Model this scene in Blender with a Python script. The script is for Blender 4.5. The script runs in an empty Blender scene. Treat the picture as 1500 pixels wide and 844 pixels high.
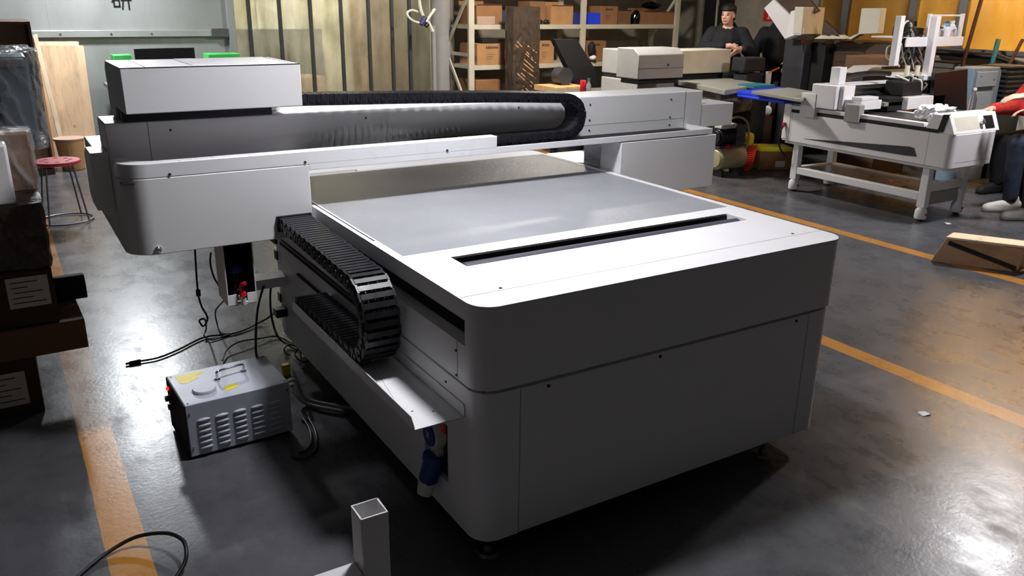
import bpy, bmesh, math, random
from mathutils import Vector, Matrix
random.seed(7)
SC = bpy.context.scene
COL = SC.collection
PI = math.pi
R = math.radians

# ---------------------------------------------------------------- camera
CAM = Vector((-1.004, -1.798, 1.612)); YAW, PITCH, ROLL, FPX = 1.0187, -0.3318, 0.0134, 1211.95
_f = Vector((math.cos(YAW)*math.cos(PITCH), math.sin(YAW)*math.cos(PITCH), math.sin(PITCH)))
_r0 = Vector((math.sin(YAW), -math.cos(YAW), 0)); _u0 = _r0.cross(_f)
_r = _r0*math.cos(ROLL) + _u0*math.sin(ROLL); _u = -_r0*math.sin(ROLL) + _u0*math.cos(ROLL)
cd = bpy.data.cameras.new('camera'); cam = bpy.data.objects.new('camera', cd); COL.objects.link(cam)
cam.matrix_world = Matrix(((_r.x, _u.x, -_f.x, CAM.x), (_r.y, _u.y, -_f.y, CAM.y), (_r.z, _u.z, -_f.z, CAM.z), (0, 0, 0, 1)))
cd.sensor_width = 36; cd.lens = 36*FPX/1500; cd.clip_start = .05; cd.clip_end = 100
SC.camera = cam

def at(px, py, ax, val):
    """where the sight line of a photo point meets the plane ax = val"""
    d = (px-750)/FPX*_r - (py-422)/FPX*_u + _f
    i = 'xyz'.index(ax)
    return CAM + d*((val-CAM[i])/d[i])

# ---------------------------------------------------------------- materials
def lin(c):
    if isinstance(c, (int, float)): c = (c, c, c)
    return tuple((v/255/12.92 if v/255 <= .04045 else ((v/255+.055)/1.055)**2.4) for v in c)
class NT:
    def __init__(s, name):
        s.m = bpy.data.materials.new(name); s.m.use_nodes = True; s.t = s.m.node_tree; s.t.nodes.clear()
        s.out = s.n('ShaderNodeOutputMaterial')
    def n(s, typ, **kw):
        nd = s.t.nodes.new(typ)
        for k, v in kw.items():
            if k.startswith('i_'): nd.inputs[k[2:].replace('_', ' ')].default_value = v
            else: setattr(nd, k, v)
        return nd
    def l(s, a, b): s.t.links.new(a, b)
    def coord(s, scale=(1, 1, 1), kind='Object'):
        tc = s.n('ShaderNodeTexCoord'); mp = s.n('ShaderNodeMapping'); mp.inputs['Scale'].default_value = scale
        s.l(tc.outputs[kind], mp.inputs['Vector']); return mp.outputs['Vector']
    def noise(s, vec, scale, detail=4, rough=.55):
        nd = s.n('ShaderNodeTexNoise'); nd.inputs['Scale'].default_value = scale; nd.inputs['Detail'].default_value = detail
        nd.inputs['Roughness'].default_value = rough; s.l(vec, nd.inputs['Vector']); return nd.outputs['Fac']
    def ramp(s, fac, stops):
        nd = s.n('ShaderNodeValToRGB'); e = nd.color_ramp.elements
        while len(e) < len(stops): e.new(.5)
        for el, (p, c) in zip(e, stops):
            el.position = p; el.color = (*(c if not isinstance(c, (int, float)) else (c, c, c)), 1)
        s.l(fac, nd.inputs['Fac']); return nd.outputs['Color']
    def mix(s, fac, a, b, mode='MIX'):
        nd = s.n('ShaderNodeMix'); nd.data_type = 'RGBA'; nd.blend_type = mode
        for v, k in ((fac, 0), (a, 6), (b, 7)):
            if hasattr(v, 'is_linked') or isinstance(v, bpy.types.NodeSocket): s.l(v, nd.inputs[k])
            elif k == 0: nd.inputs[0].default_value = v
            else: nd.inputs[k].default_value = (*v, 1)
        return nd.outputs[2]
    def math(s, op, a, b=0.):
        nd = s.n('ShaderNodeMath', operation=op)
        for v, k in ((a, 0), (b, 1)):
            if isinstance(v, bpy.types.NodeSocket): s.l(v, nd.inputs[k])
            else: nd.inputs[k].default_value = v
        return nd.outputs[0]
    def bsdf(s, **kw):
        b = s.n('ShaderNodeBsdfPrincipled')
        for k, v in kw.items():
            k = k.replace('_', ' ')
            if isinstance(v, bpy.types.NodeSocket): s.l(v, b.inputs[k])
            elif isinstance(v, tuple) and len(v) == 3: b.inputs[k].default_value = (*v, 1)
            else: b.inputs[k].default_value = v
        s.l(b.outputs[0], s.out.inputs['Surface']); s.b = b; return b
    def bump(s, h, strength=.2, dist=.01):
        nd = s.n('ShaderNodeBump'); nd.inputs['Strength'].default_value = strength; nd.inputs['Distance'].default_value = dist
        s.l(h, nd.inputs['Height']); s.l(nd.outputs[0], s.b.inputs['Normal'])

M = {}
def pm(name, c, rough=.5, metal=0., var=.06, scale=6., bump=0., bscale=60., stretch=(1, 1, 1), **kw):
    t = NT(name); c = lin(c); v = t.coord(stretch)
    n = t.noise(v, scale)
    col = t.ramp(n, [(.3, tuple(x*(1-var) for x in c)), (.7, tuple(min(1, x*(1+var)) for x in c))])
    rr = t.ramp(n, [(.3, max(0, rough-.05)), (.7, min(1, rough+.05))])
    t.bsdf(Base_Color=col, Roughness=rr, Metallic=metal, **kw)
    if bump: t.bump(t.noise(v, bscale), bump)
    M[name] = t.m; return t.m

pm('white_paint', (226, 224, 226), .42, var=.012, bump=.02, bscale=400)
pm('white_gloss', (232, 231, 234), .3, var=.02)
pm('cream_paint', (205, 200, 184), .5, var=.06)
pm('rack_paint', (188, 180, 160), .55, var=.08)
pm('grey_paint', (150, 148, 146), .5, var=.05)
pm('dark_grey', (52, 52, 56), .5, var=.1)
pm('black_plastic', (20, 20, 24), .38, var=.2)
pm('roller_rubber', (66, 64, 78), .5)
pm('chain_plastic', (25, 25, 31), .4, var=.2, scale=30)
pm('black_matte', (13, 13, 15), .75, var=.2)
pm('black_gloss', (8, 8, 10), .12, var=.2)
pm('bed_seam', (40, 40, 44), .5)
pm('steel', (170, 172, 176), .3, 1., var=.06, stretch=(1, 1, 30))
pm('chrome', (215, 215, 220), .12, 1., var=.03)
pm('dull_steel', (120, 120, 122), .45, 1., var=.1)
pm('red_plastic', (200, 24, 36), .35, var=.1)
pm('pink_red', (196, 50, 72), .4, var=.08)
pm('blue_plastic', (26, 60, 215), .4, var=.1)
pm('navy_plastic', (30, 46, 120), .45, var=.1)
pm('light_blue', (96, 160, 215), .4, var=.06)
pm('yellow_tape', (214, 196, 30), .45, var=.08, scale=25)
pm('unit_paint', (176, 180, 192), .42, var=.03, bump=.03, bscale=300)
pm('ivory_plastic', (205, 205, 195), .45, var=.04)
pm('rubber', (14, 14, 16), .5, var=.2)
pm('hose_white', (226, 222, 205), .35, var=.06)
pm('grey_hose', (150, 150, 146), .5, var=.06)
pm('red_hose', (235, 62, 34), .35, var=.1)
pm('fabric_black', (21, 22, 28), .85, var=.3, scale=14, bump=.25, bscale=40)
pm('fabric_black_soft', (15, 15, 19), .9, var=.25, scale=10, bump=.2, bscale=30)
pm('fabric_red', (176, 22, 30), .8, var=.2, scale=12, bump=.2, bscale=40)
pm('denim', (44, 52, 68), .85, var=.25, scale=20, bump=.2, bscale=120)
pm('grey_fabric', (120, 122, 132), .85, var=.1)
pm('skin', (214, 164, 142), .5, var=.07, scale=12, Subsurface_Weight=.08)
pm('hair', (16, 15, 16), .6, var=.2, scale=40)
pm('lips', (176, 100, 92), .5)
pm('shoe_white', (196, 190, 182), .6, var=.1, scale=20, bump=.1)
pm('blue_grey', (126, 146, 162), .45, var=.04)
pm('blue_grey_light', (150, 168, 182), .4, var=.04)
pm('teal', (40, 110, 120), .45)
pm('rust', (92, 52, 34), .7, var=.3, scale=25)
pm('paper', (226, 226, 230), .7, var=.04)
pm('label_paper', (206, 200, 188), .7, var=.05)
pm('print_ink', (40, 34, 30), .7)
pm('green_glow_paint', (70, 190, 90), .4, var=.1)
pm('tan_tank', (176, 164, 128), .45, var=.08)
pm('bottle_green', (60, 140, 110), .25)
pm('purple_tape', (66, 54, 110), .5)
pm('orange_plastic', (226, 96, 40), .4)
pm('screen_black', (10, 11, 14), .4, var=.1)
pm('concrete', (138, 129, 114), .85, var=.22, scale=3., bump=.15, bscale=30)
pm('door_black', (17, 17, 18), .6, var=.2)
pm('brown_board', (70, 48, 32), .55, var=.2, scale=8)
pm('bench_grey', (140, 140, 134), .35, var=.06)
pm('bench_brown', (112, 108, 98), .3, var=.1)

def cardboard(name, c):
    t = NT(name); c = lin(c); v = t.coord()
    n = t.noise(v, 5); n2 = t.noise(t.coord((1, 1, 60)), 12)
    col = t.ramp(n, [(.3, tuple(x*.82 for x in c)), (.72, tuple(min(1, x*1.12) for x in c))])
    t.bsdf(Base_Color=col, Roughness=.8); t.bump(n2, .06); M[name] = t.m
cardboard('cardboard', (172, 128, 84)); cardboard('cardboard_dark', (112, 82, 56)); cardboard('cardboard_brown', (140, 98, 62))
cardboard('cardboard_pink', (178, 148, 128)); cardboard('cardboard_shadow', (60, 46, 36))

def woodmat(name, c, knots=True, dirs=(1, 1, .12)):
    t = NT(name); c = lin(c); v = t.coord(dirs)
    n = t.noise(v, 9, 8, .6); n2 = t.noise(v, 45, 4)
    g = t.math('ADD', t.math('MULTIPLY', n, .7), t.math('MULTIPLY', n2, .3))
    col = t.ramp(g, [(.36, tuple(x*.72 for x in c)), (.5, c), (.64, tuple(min(1, x*1.12) for x in c))])
    if knots:
        vo = t.n('ShaderNodeTexVoronoi'); vo.inputs['Scale'].default_value = 6; t.l(t.coord((1, 1, .55)), vo.inputs['Vector'])
        k = t.ramp(vo.outputs['Distance'], [(.035, .75), (.075, 0.)])
        col = t.mix(k, col, tuple(x*.3 for x in c))
    t.bsdf(Base_Color=col, Roughness=.6); t.bump(n2, .05); M[name] = t.m
woodmat('plywood', (216, 184, 148)); woodmat('plywood_pale', (228, 206, 174), False); woodmat('wood_tan', (206, 164, 112), False)
woodmat('wood_floor_piece', (176, 140, 108), False, (.12, 1, 1))

def filmmat(name, tint, alpha, rough=.12, vary=1.):
    """stretch film: a wrinkled glossy skin that lets part of what is behind through"""
    t = NT(name); v = t.coord((1, 1, .5))
    w = t.n('ShaderNodeTexWave', wave_type='BANDS', bands_direction='DIAGONAL'); w.inputs['Scale'].default_value = 5; w.inputs['Distortion'].default_value = 14
    w.inputs['Detail'].default_value = 4; t.l(v, w.inputs['Vector'])
    n = t.noise(v, 26, 6, .7)
    al = t.ramp(t.math('MULTIPLY', w.outputs['Fac'], n), [(.1, alpha*(1-.45*vary)), (.55, min(1, alpha*(1+.5*vary)))])
    t.bsdf(Base_Color=lin(tint), Roughness=rough, Alpha=al, Specular_IOR_Level=.8)
    t.bump(t.math('ADD', w.outputs['Fac'], n), .5, .02); M[name] = t.m
filmmat('clear_film', (200, 202, 205), .34); filmmat('brown_film', (70, 58, 48), .86, .2, .1)

def bedmat():
    t = NT('print_bed'); v = t.coord()
    n = t.noise(v, 2.2, 3); f = t.noise(v, 260, 2); m = t.noise(t.coord((1, .35, 1)), 3.1, 5, .6)
    col = t.ramp(n, [(.3, lin((140, 141, 147))), (.7, lin((154, 155, 161)))])
    vo = t.n('ShaderNodeTexVoronoi'); vo.inputs['Scale'].default_value = 46; t.l(v, vo.inputs['Vector'])
    rr = t.ramp(m, [(.3, .3), (.7, .44)])
    t.bsdf(Base_Color=col, Roughness=rr, Specular_IOR_Level=.6)
    t.bump(t.math('ADD', f, t.math('MULTIPLY', vo.outputs['Distance'], .6)), .35, .004); M['print_bed'] = t.m
bedmat()

def floormat():
    t = NT('floor_concrete')
    geo = t.n('ShaderNodeNewGeometry'); v = geo.outputs['Position']
    sx = t.n('ShaderNodeSeparateXYZ'); t.l(v, sx.inputs[0])
    big = t.noise(v, .9, 6, .6); mid = t.noise(v, 5.5, 8, .68); fine = t.noise(v, 60, 4, .6)
    st = t.noise(t.coord((3.2, 1, 1)), 2.3, 6, .7)
    a = t.ramp(big, [(.3, lin((66, 66, 69))), (.7, lin((92, 92, 96)))])
    b = t.ramp(mid, [(.32, .78), (.5, 1.), (.7, 1.16)])
    col = t.mix(1., a, b, 'MULTIPLY')
    scuff = t.ramp(st, [(.6, 0.), (.74, .3)])
    col = t.mix(scuff, col, lin((126, 124, 122)))
    sp = t.ramp(t.noise(v, 95, 3, .8), [(.27, .8), (.33, 0.)])
    patch = t.ramp(t.noise(v, 1.7, 3), [(.5, 0.), (.62, 1.)])
    col = t.mix(t.math('MULTIPLY', sp, patch), col, lin((22, 21, 20)))
    # worn orange lane lines painted on the concrete
    wear = t.ramp(t.math('ADD', t.math('MULTIPLY', mid, .6), t.math('MULTIPLY', fine, .4)), [(.36, .25), (.47, 1.)])
    tot = None
    for x0, w in ((-.88, .118), (2.415, .105), (4.30, .11)):
        d = t.math('ABSOLUTE', t.math('SUBTRACT', sx.outputs['X'], x0))
        d = t.math('ADD', d, t.math('MULTIPLY', t.math('SUBTRACT', mid, .5), .012))
        k = t.math('LESS_THAN', d, w/2)
        tot = k if tot is None else t.math('MAXIMUM', tot, k)
    col = t.mix(t.math('MULTIPLY', tot, wear), col, lin((176, 120, 52)))
    # rusty smear near the right hand lane
    rr = t.ramp(t.math('ADD', t.math('MULTIPLY', mid, .5), t.math('MULTIPLY', st, .5)), [(.34, .21), (.52, .30), (.68, .43)])
    t.bsdf(Base_Color=col, Roughness=rr, Specular_IOR_Level=.37)
    t.bump(t.math('ADD', t.math('MULTIPLY', mid, .5), t.math('MULTIPLY', fine, .3)), .12, .012)
    M['floor_concrete'] = t.m
floormat()

def sheetmat():
    t = NT('steel_sheet'); v = t.coord((1, 1, .4))
    n = t.noise(v, 1.6, 5); f = t.noise(t.coord((1, 1, .06)), 30, 4)
    col = t.ramp(n, [(.3, lin((140, 144, 142))), (.7, lin((170, 173, 170)))])
    t.bsdf(Base_Color=col, Roughness=.42, Metallic=.25); t.bump(f, .04); M['steel_sheet'] = t.m
sheetmat()

def panemat(name, c, stain, a=.55, rough=.28):
    """dirty translucent sheet: scatters light from the room behind and shows it blurred"""
    t = NT(name); v = t.coord((1, 1, .55)); n = t.noise(v, 2.6, 6, .65); n2 = t.noise(t.coord((1, 1, .1)), 6, 5, .6)
    k = t.ramp(t.math('ADD', t.math('MULTIPLY', n, .6), t.math('MULTIPLY', n2, .4)), [(.42, 0.), (.62, .75)])
    col = t.mix(k, lin(c), lin(stain))
    tr = t.n('ShaderNodeBsdfTranslucent'); t.l(col, tr.inputs['Color'])
    gl = t.n('ShaderNodeBsdfRefraction'); gl.inputs['IOR'].default_value = 1.02; gl.inputs['Roughness'].default_value = rough; t.l(col, gl.inputs['Color'])
    m1 = t.n('ShaderNodeMixShader'); m1.inputs[0].default_value = a; t.l(gl.outputs[0], m1.inputs[1]); t.l(tr.outputs[0], m1.inputs[2])
    go = t.n('ShaderNodeBsdfGlossy'); go.inputs['Roughness'].default_value = .18; go.inputs['Color'].default_value = (.8, .8, .8, 1)
    m2 = t.n('ShaderNodeMixShader'); m2.inputs[0].default_value = .07; t.l(m1.outputs[0], m2.inputs[1]); t.l(go.outputs[0], m2.inputs[2])
    t.l(m2.outputs[0], t.out.inputs['Surface']); M[name] = t.m
panemat('curtain_sheet', (246, 245, 232), (186, 184, 164), .3, .2); panemat('amber_sheet', (255, 224, 158), (236, 196, 112), .3, .1)

def clear(name, c, rough=.05):
    t = NT(name); t.bsdf(Base_Color=lin(c), Roughness=rough, Transmission_Weight=.9, IOR=1.45); M[name] = t.m
clear('clear_plastic', (225, 228, 232)); clear('bottle_clear', (210, 215, 220))
def lamp(name, c, s):
    t = NT(name); t.bsdf(Base_Color=lin(c), Emission_Color=lin(c), Emission_Strength=s); M[name] = t.m
lamp('led_red', (255, 40, 30), 3.)

# ---------------------------------------------------------------- mesh building
def catmull(pts, n=8, closed=False):
    pts = [Vector(p) for p in pts]
    if len(pts) < 3: return pts
    out = []; L = len(pts)
    for i in range(L if closed else L-1):
        g = (lambda k: pts[k % L]) if closed else (lambda k: pts[max(0, min(L-1, k))])
        p0, p1, p2, p3 = g(i-1), g(i), g(i+1), g(i+2)
        for j in range(n):
            t = j/n
            out.append(.5*((2*p1)+(p2-p0)*t+(2*p0-5*p1+4*p2-p3)*t*t+(3*p1-p0-3*p2+p3)*t**3))
    if not closed: out.append(pts[-1])
    return out

def rrect(x0, x1, y0, y1, r, n=8, which='1111'):
    """rounded rectangle, corners in the order front-left, front-right, back-right, back-left"""
    out = []
    for k, (cx, cy, a) in enumerate(((x0+r, y0+r, PI), (x1-r, y0+r, 1.5*PI), (x1-r, y1-r, 0), (x0+r, y1-r, .5*PI))):
        if which[k] == '1' and r > 0:
            out += [(cx+r*math.cos(a+j/n*PI/2), cy+r*math.sin(a+j/n*PI/2)) for j in range(n+1)]
        else: out.append(((x0, y0), (x1, y0), (x1, y1), (x0, y1))[k])
    return out

def wm(o):
    m = o.matrix_basis.copy(); p = o.parent
    while p: m = p.matrix_basis @ m; p = p.parent
    return m

class MB:
    def __init__(s): s.bm = bmesh.new(); s.mi = 0; s.T = None
    def _add(s, vs, fs, smooth=False):
        T = s.T; bv = [s.bm.verts.new(T @ Vector(v) if T else v) for v in vs]
        for f in fs:
            try: fc = s.bm.faces.new([bv[i] for i in f])
            except ValueError: continue
            fc.material_index = s.mi; fc.smooth = smooth
        return bv
    def box(s, x0, x1, y0, y1, z0, z1):
        return s._add([(x0, y0, z0), (x1, y0, z0), (x1, y1, z0), (x0, y1, z0), (x0, y0, z1), (x1, y0, z1), (x1, y1, z1), (x0, y1, z1)],
                      [(3, 2, 1, 0), (4, 5, 6, 7), (0, 1, 5, 4), (1, 2, 6, 5), (2, 3, 7, 6), (3, 0, 4, 7)])
    def cbox(s, c, d): return s.box(c[0]-d[0]/2, c[0]+d[0]/2, c[1]-d[1]/2, c[1]+d[1]/2, c[2]-d[2]/2, c[2]+d[2]/2)
    def hexa(s, a, b):
        """solid between two quads (lists of four points)"""
        return s._add(list(a)+list(b), [(3, 2, 1, 0), (4, 5, 6, 7), (0, 1, 5, 4), (1, 2, 6, 5), (2, 3, 7, 6), (3, 0, 4, 7)])
    def bar(s, p0, p1, w, h, up=(0, 0, 1)):
        p0, p1, up = Vector(p0), Vector(p1), Vector(up); d = (p1-p0).normalized()
        if abs(d.dot(up)) > .98: up = Vector((0, 1, 0))
        x = d.cross(up).normalized()*w/2; y = x.cross(d).normalized()*h/2
        q = lambda p: [p-x-y, p+x-y, p+x+y, p-x+y]
        return s.hexa(q(p0), q(p1))
    def prism(s, poly, ax, a, b):
        n = len(poly)
        def P(u, v, w): return {'z': (u, v, w), 'x': (w, u, v), 'y': (u, w, v)}[ax]
        vs = [P(u, v, a) for u, v in poly]+[P(u, v, b) for u, v in poly]
        fs = [tuple(range(n))[::-1], tuple(range(n, 2*n))]+[(i, (i+1) % n, n+(i+1) % n, n+i) for i in range(n)]
        return s._add(vs, fs)
    def cyl(s, p0, p1, r, r2=None, n=16, caps=True):
        p0, p1 = Vector(p0), Vector(p1); r2 = r if r2 is None else r2; d = (p1-p0).normalized()
        x = d.orthogonal().normalized(); y = d.cross(x)
        ring = lambda p, q: [p+(x*math.cos(2*PI*k/n)+y*math.sin(2*PI*k/n))*q for k in range(n)]
        s._add(ring(p0, r)+ring(p1, r2), [(i, (i+1) % n, n+(i+1) % n, n+i) for i in range(n)]+([tuple(range(n))[::-1], tuple(range(n, 2*n))] if caps else []))
    def tube(s, pts, r, n=8, sm=6, closed=False):
        P = catmull(pts, sm, closed) if sm else [Vector(p) for p in pts]
        L = len(P); vs = []; d0 = (P[1]-P[0]).normalized(); x = d0.orthogonal().normalized()
        for i in range(L):
            d = ((P[(i+1) % L]-P[i-1]) if closed else (P[min(L-1, i+1)]-P[max(0, i-1)]))
            d = d.normalized() if d.length > 1e-9 else d0
            x = (x-d*x.dot(d)); x = x.normalized() if x.length > 1e-6 else d.orthogonal().normalized(); y = d.cross(x)
            rr = r[min(i*len(r)//L, len(r)-1)] if isinstance(r, (list, tuple)) else r
            vs += [P[i]+(x*math.cos(2*PI*k/n)+y*math.sin(2*PI*k/n))*rr for k in range(n)]
        fs = [(i*n+k, i*n+(k+1) % n, ((i+1) % L)*n+(k+1) % n, ((i+1) % L)*n+k) for i in range(L if closed else L-1) for k in range(n)]
        if not closed: fs += [tuple(range(n))[::-1], tuple(range((L-1)*n, L*n))]
        s._add(vs, fs, True)
    def lathe(s, prof, c, n=20, ax='z'):
        L = len(prof); vs = []
        for r, h in prof:
            for k in range(n):
                a = 2*PI*k/n; u, v = r*math.cos(a), r*math.sin(a)
                o = {'z': (u, v, h), 'x': (h, u, v), 'y': (u, h, v)}[ax]
                vs.append((c[0]+o[0], c[1]+o[1], c[2]+o[2]))
        fs = [(i*n+k, i*n+(k+1) % n, (i+1)*n+(k+1) % n, (i+1)*n+k) for i in range(L-1) for k in range(n)]
        fs += [tuple(range(n))[::-1], tuple(range((L-1)*n, L*n))]
        s._add(vs, fs)
    def ell(s, c, r, n=14, m=9, rot=None):
        vs = []; 
        for i in range(m+1):
            th = PI*i/m
            for k in range(n):
                a = 2*PI*k/n; p = Vector((r[0]*math.sin(th)*math.cos(a), r[1]*math.sin(th)*math.sin(a), r[2]*math.cos(th)))
                if rot: p = rot @ p
                vs.append(p+Vector(c))
        s._add(vs, [(i*n+k, (i+1)*n+k, (i+1)*n+(k+1) % n, i*n+(k+1) % n) for i in range(m) for k in range(n)], True)
    def jitter(s, a):
        for v in s.bm.verts: v.co += Vector((random.uniform(-a, a), random.uniform(-a, a), random.uniform(-a, a)))
    def build(s, name, mat, parent=None, bevel=0., seg=2, smooth=True, cuts=None, sub=0, angle=38):
        bm = s.bm
        bmesh.ops.remove_doubles(bm, verts=bm.verts, dist=1e-6)
        bmesh.ops.recalc_face_normals(bm, faces=bm.faces)
        me = bpy.data.meshes.new(name)
        if parent: bm.transform(wm(parent).inverted()); org = None
        else:
            xs = [v.co for v in bm.verts]
            org = Vector(((min(v.x for v in xs)+max(v.x for v in xs))/2, (min(v.y for v in xs)+max(v.y for v in xs))/2, min(v.z for v in xs)))
            bm.transform(Matrix.Translation(-org))
        for f in bm.faces: f.smooth = smooth
        bm.to_mesh(me); bm.free()
        if smooth: me.set_sharp_from_angle(angle=R(angle))
        for m_ in (mat if isinstance(mat, (list, tuple)) else [mat]): me.materials.append(M[m_])
        o = bpy.data.objects.new(name, me); COL.objects.link(o)
        if parent: o.parent = parent
        else: o.location = org
        if cuts: carve(o, cuts)
        if bevel:
            b = o.modifiers.new('edge', 'BEVEL'); b.width = bevel; b.segments = seg; b.limit_method = 'ANGLE'; b.angle_limit = R(40)
        if sub:
            b = o.modifiers.new('sub', 'SUBSURF'); b.levels = sub; b.render_levels = sub
        return o

def carve(o, boxes):
    """cut boxes (world coordinates) out of a mesh"""
    W = wm(o).inverted()
    for bx in boxes:
        c = MB(); c.box(*bx); bmesh.ops.recalc_face_normals(c.bm, faces=c.bm.faces); c.bm.transform(W)
        cm = bpy.data.meshes.new('cut'); c.bm.to_mesh(cm); c.bm.free()
        co = bpy.data.objects.new('cut', cm); COL.objects.link(co); co.parent = o.parent; co.matrix_basis = o.matrix_basis
        md = o.modifiers.new('b', 'BOOLEAN'); md.operation = 'DIFFERENCE'; md.solver = 'EXACT'; md.object = co
        bpy.context.view_layer.update(); dg = bpy.context.evaluated_depsgraph_get()
        nm = bpy.data.meshes.new_from_object(o.evaluated_get(dg)); o.modifiers.clear(); o.data = nm
        bpy.data.objects.remove(co)

def tag(o, label, cat, group=None, kind=None):
    o['label'] = label; o['category'] = cat
    if group: o['group'] = group
    if kind: o['kind'] = kind
    return o
def thing(name, label, cat, loc, rz=0., group=None):
    o = bpy.data.objects.new(name, None); COL.objects.link(o); o.location = loc; o.rotation_euler = (0, 0, rz); o.empty_display_size = .05
    return tag(o, label, cat, group)
def struct(o): o['kind'] = 'structure'; return o
def dup(root, loc, rz=None, label=None):
    def cp(o, par):
        c = o.copy(); COL.objects.link(c)
        if par: c.parent = par
        for ch in o.children: cp(ch, c)
        return c
    r = cp(root, None); r.location = loc
    if rz is not None: r.rotation_euler = (0, 0, rz)
    if label: r['label'] = label
    return r
def B(name, mat, parent, *boxes, **kw):
    m = MB()
    for b in boxes: m.box(*b)
    return m.build(name, mat, parent, **kw)

def bolts(name, mat, parent, pts, ax, r=.005, h=.003, n=10):
    """separate small screw heads; ax is the outward direction"""
    for q in pts:
        m = MB(); q = Vector(q); a = Vector(ax); m.cyl(q-a*.001, q+a*h, r, r*.85, n=n); m.build(name, mat, parent)
def slab(m, pts, ax, val, thick):
    """outline traced on the plane ax = val, given real depth behind it"""
    d = Vector([thick if 'xyz'[k] == ax else 0 for k in range(3)])
    f = [at(x, y, ax, val) for x, y in pts]; n = len(f)
    m._add(f+[v+d for v in f], [tuple(range(n))[::-1], tuple(range(n, 2*n))]+[(i, (i+1) % n, n+(i+1) % n, n+i) for i in range(n)])
def boxat(m, p0, p1, ax, val, thick):
    """upright box whose near face spans two photo points on the plane ax = val"""
    a, b = at(*p0, ax, val), at(*p1, ax, val)
    lo = [min(a[i], b[i]) for i in range(3)]; hi = [max(a[i], b[i]) for i in range(3)]
    i = 'xyz'.index(ax); lo[i] = val; hi[i] = val+thick
    m.box(lo[0], hi[0], lo[1], hi[1], lo[2], hi[2]); return lo, hi
def stand(name, mat, label, cat, lo, hi, group=None, **kw):
    return tag(B(name, mat, None, (lo[0], hi[0], lo[1], hi[1], lo[2], hi[2]), **kw), label, cat, group)
# ---------------------------------------------------------------- the flatbed printer
H = .839; W_ = 1.5; D_ = 2.09
printer = thing('flatbed_printer', 'large white flatbed printer with grey bed and overhanging gantry in the middle of the floor', 'printer', (.75, 1.0, 0))

def grow(poly, d, cx, cy):
    return [(x+(d if x < cx else -d), y+(d if y < cy else -d)) for x, y in poly]

# upper shell with its openings: bed well, roller slot, back slot, side slot
m = MB(); m.prism(rrect(0, W_, 0, D_, .07), 'z', .588, H)
shell = m.build('upper_shell', 'white_paint', printer, cuts=[
    (.03, 1.47, .55, 1.93, .815, .9), (.158, 1.378, .356, .468, .76, .9), (.10, .43, 1.955, 2.0, .815, .9),
    (-.05, .06, .078, 1.75, .707, .784), (.0155, .0225, .76, 1.9, .83, .9)])
B('seam', 'grey_paint', printer, (.004, 1.496, .1105, .1125, H-.002, H+.0004))
bolts('screw', 'dark_grey', printer, [(.143, .127, H), (1.366, .129, H)], (0, 0, 1), .006, .002)
B('slot_liner', 'black_matte', printer, (.045, .058, .0785, 1.74, .7075, .7835), (.002, .058, .0785, .084, .7075, .7835))
B('print_bed', 'print_bed', printer, (.031, 1.469, .551, 1.929, .8155, .8385), bevel=.002)
m = MB(); m.box(.1585, 1.3775, .3565, .4675, .7605, .764)
m.box(.1585, 1.3775, .463, .4675, .764, .834); m.build('roller_well', 'black_matte', printer)
m = MB(); m.cyl((.17, .398, .806), (1.365, .398, .806), .031, n=24); m.cyl((.1586, .405, .808), (1.3775, .405, .808), .008)
m.build('feed_roller', 'roller_rubber', printer)
B('roller_guard', 'dark_grey', printer, (.1586, 1.3774, .357, .372, .79, .815))
m = MB(); m.box(.102, .428, 1.957, 1.998, .8155, .822); m.cyl((.11, 1.978, .824), (.42, 1.978, .824), .01)
m.build('back_slot_roller', 'dark_grey', printer)
B('groove_strip', 'black_matte', printer, (.0157, .0223, .761, 1.899, .8305, .8335))

# lower cabinet
B('recess_band', 'black_matte', printer, (.032, W_-.032, .032, D_-.06, .57, .595))
m = MB(); m.prism(rrect(.004, W_-.006, .004, D_-.08, .07), 'z', .09, .576)
low = m.build('lower_cabinet', 'white_paint', printer, cuts=[(.1385, 1.3585, -.05, .02, .05, .6), (-.05, .03, .2, .365, .2, .40), (-.01, .02, 1.885, 1.888, .05, .58)])
B('front_panel', 'white_paint', printer, (.1415, 1.3555, .004, .03, .092, .5745), bevel=.0015)
bolts('screw', 'black_matte', printer, [(.235, .004, .56), (.66, .004, .56), (1.29, .004, .56)], (0, -1, 0), .006)
B('base_frame', 'black_matte', printer, (.05, 1.42, .05, 1.95, .068, .095))
for x, y in ((.075, .075), (1.27, .06), (.1, 1.9), (1.4, 1.9)):
    m = MB(); m.cyl((x, y, 0), (x, y, .012), .038, .034); m.cyl((x, y, .012), (x, y, .03), .016, .012); m.cyl((x, y, .03), (x, y, .08), .0085, n=12)
    m.cyl((x, y, .055), (x, y, .065), .016, n=6); m.build('leveling_foot', 'dull_steel', printer)
B('side_seam', 'dark_grey', printer, (-.0006, .003, .1225, .124, .589, .706))
bolts('screw', 'dark_grey', printer, [(0, .13, .675), (0, .13, .598), (.004, .205, .545)], (-1, 0, 0), .0045)
# fittings at the rear of the left side
for z0, z1 in ((.46, .505), (.25, .295)): B('inlet_socket', 'black_plastic', printer, (-.004, .004, 1.925, 1.965, z0, z1), bevel=.002)
B('rear_terminal_box', 'black_plastic', printer, (-.05, .004, 1.84, 1.90, .205, .245), bevel=.004)
B('glide_rail', 'black_matte', printer, (-.008, .006, .62, 1.84, .56, .577))
B('guide_pin_strip', 'black_matte', printer, (-.006, .006, 1.30, 1.62, .475, .483))

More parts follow.
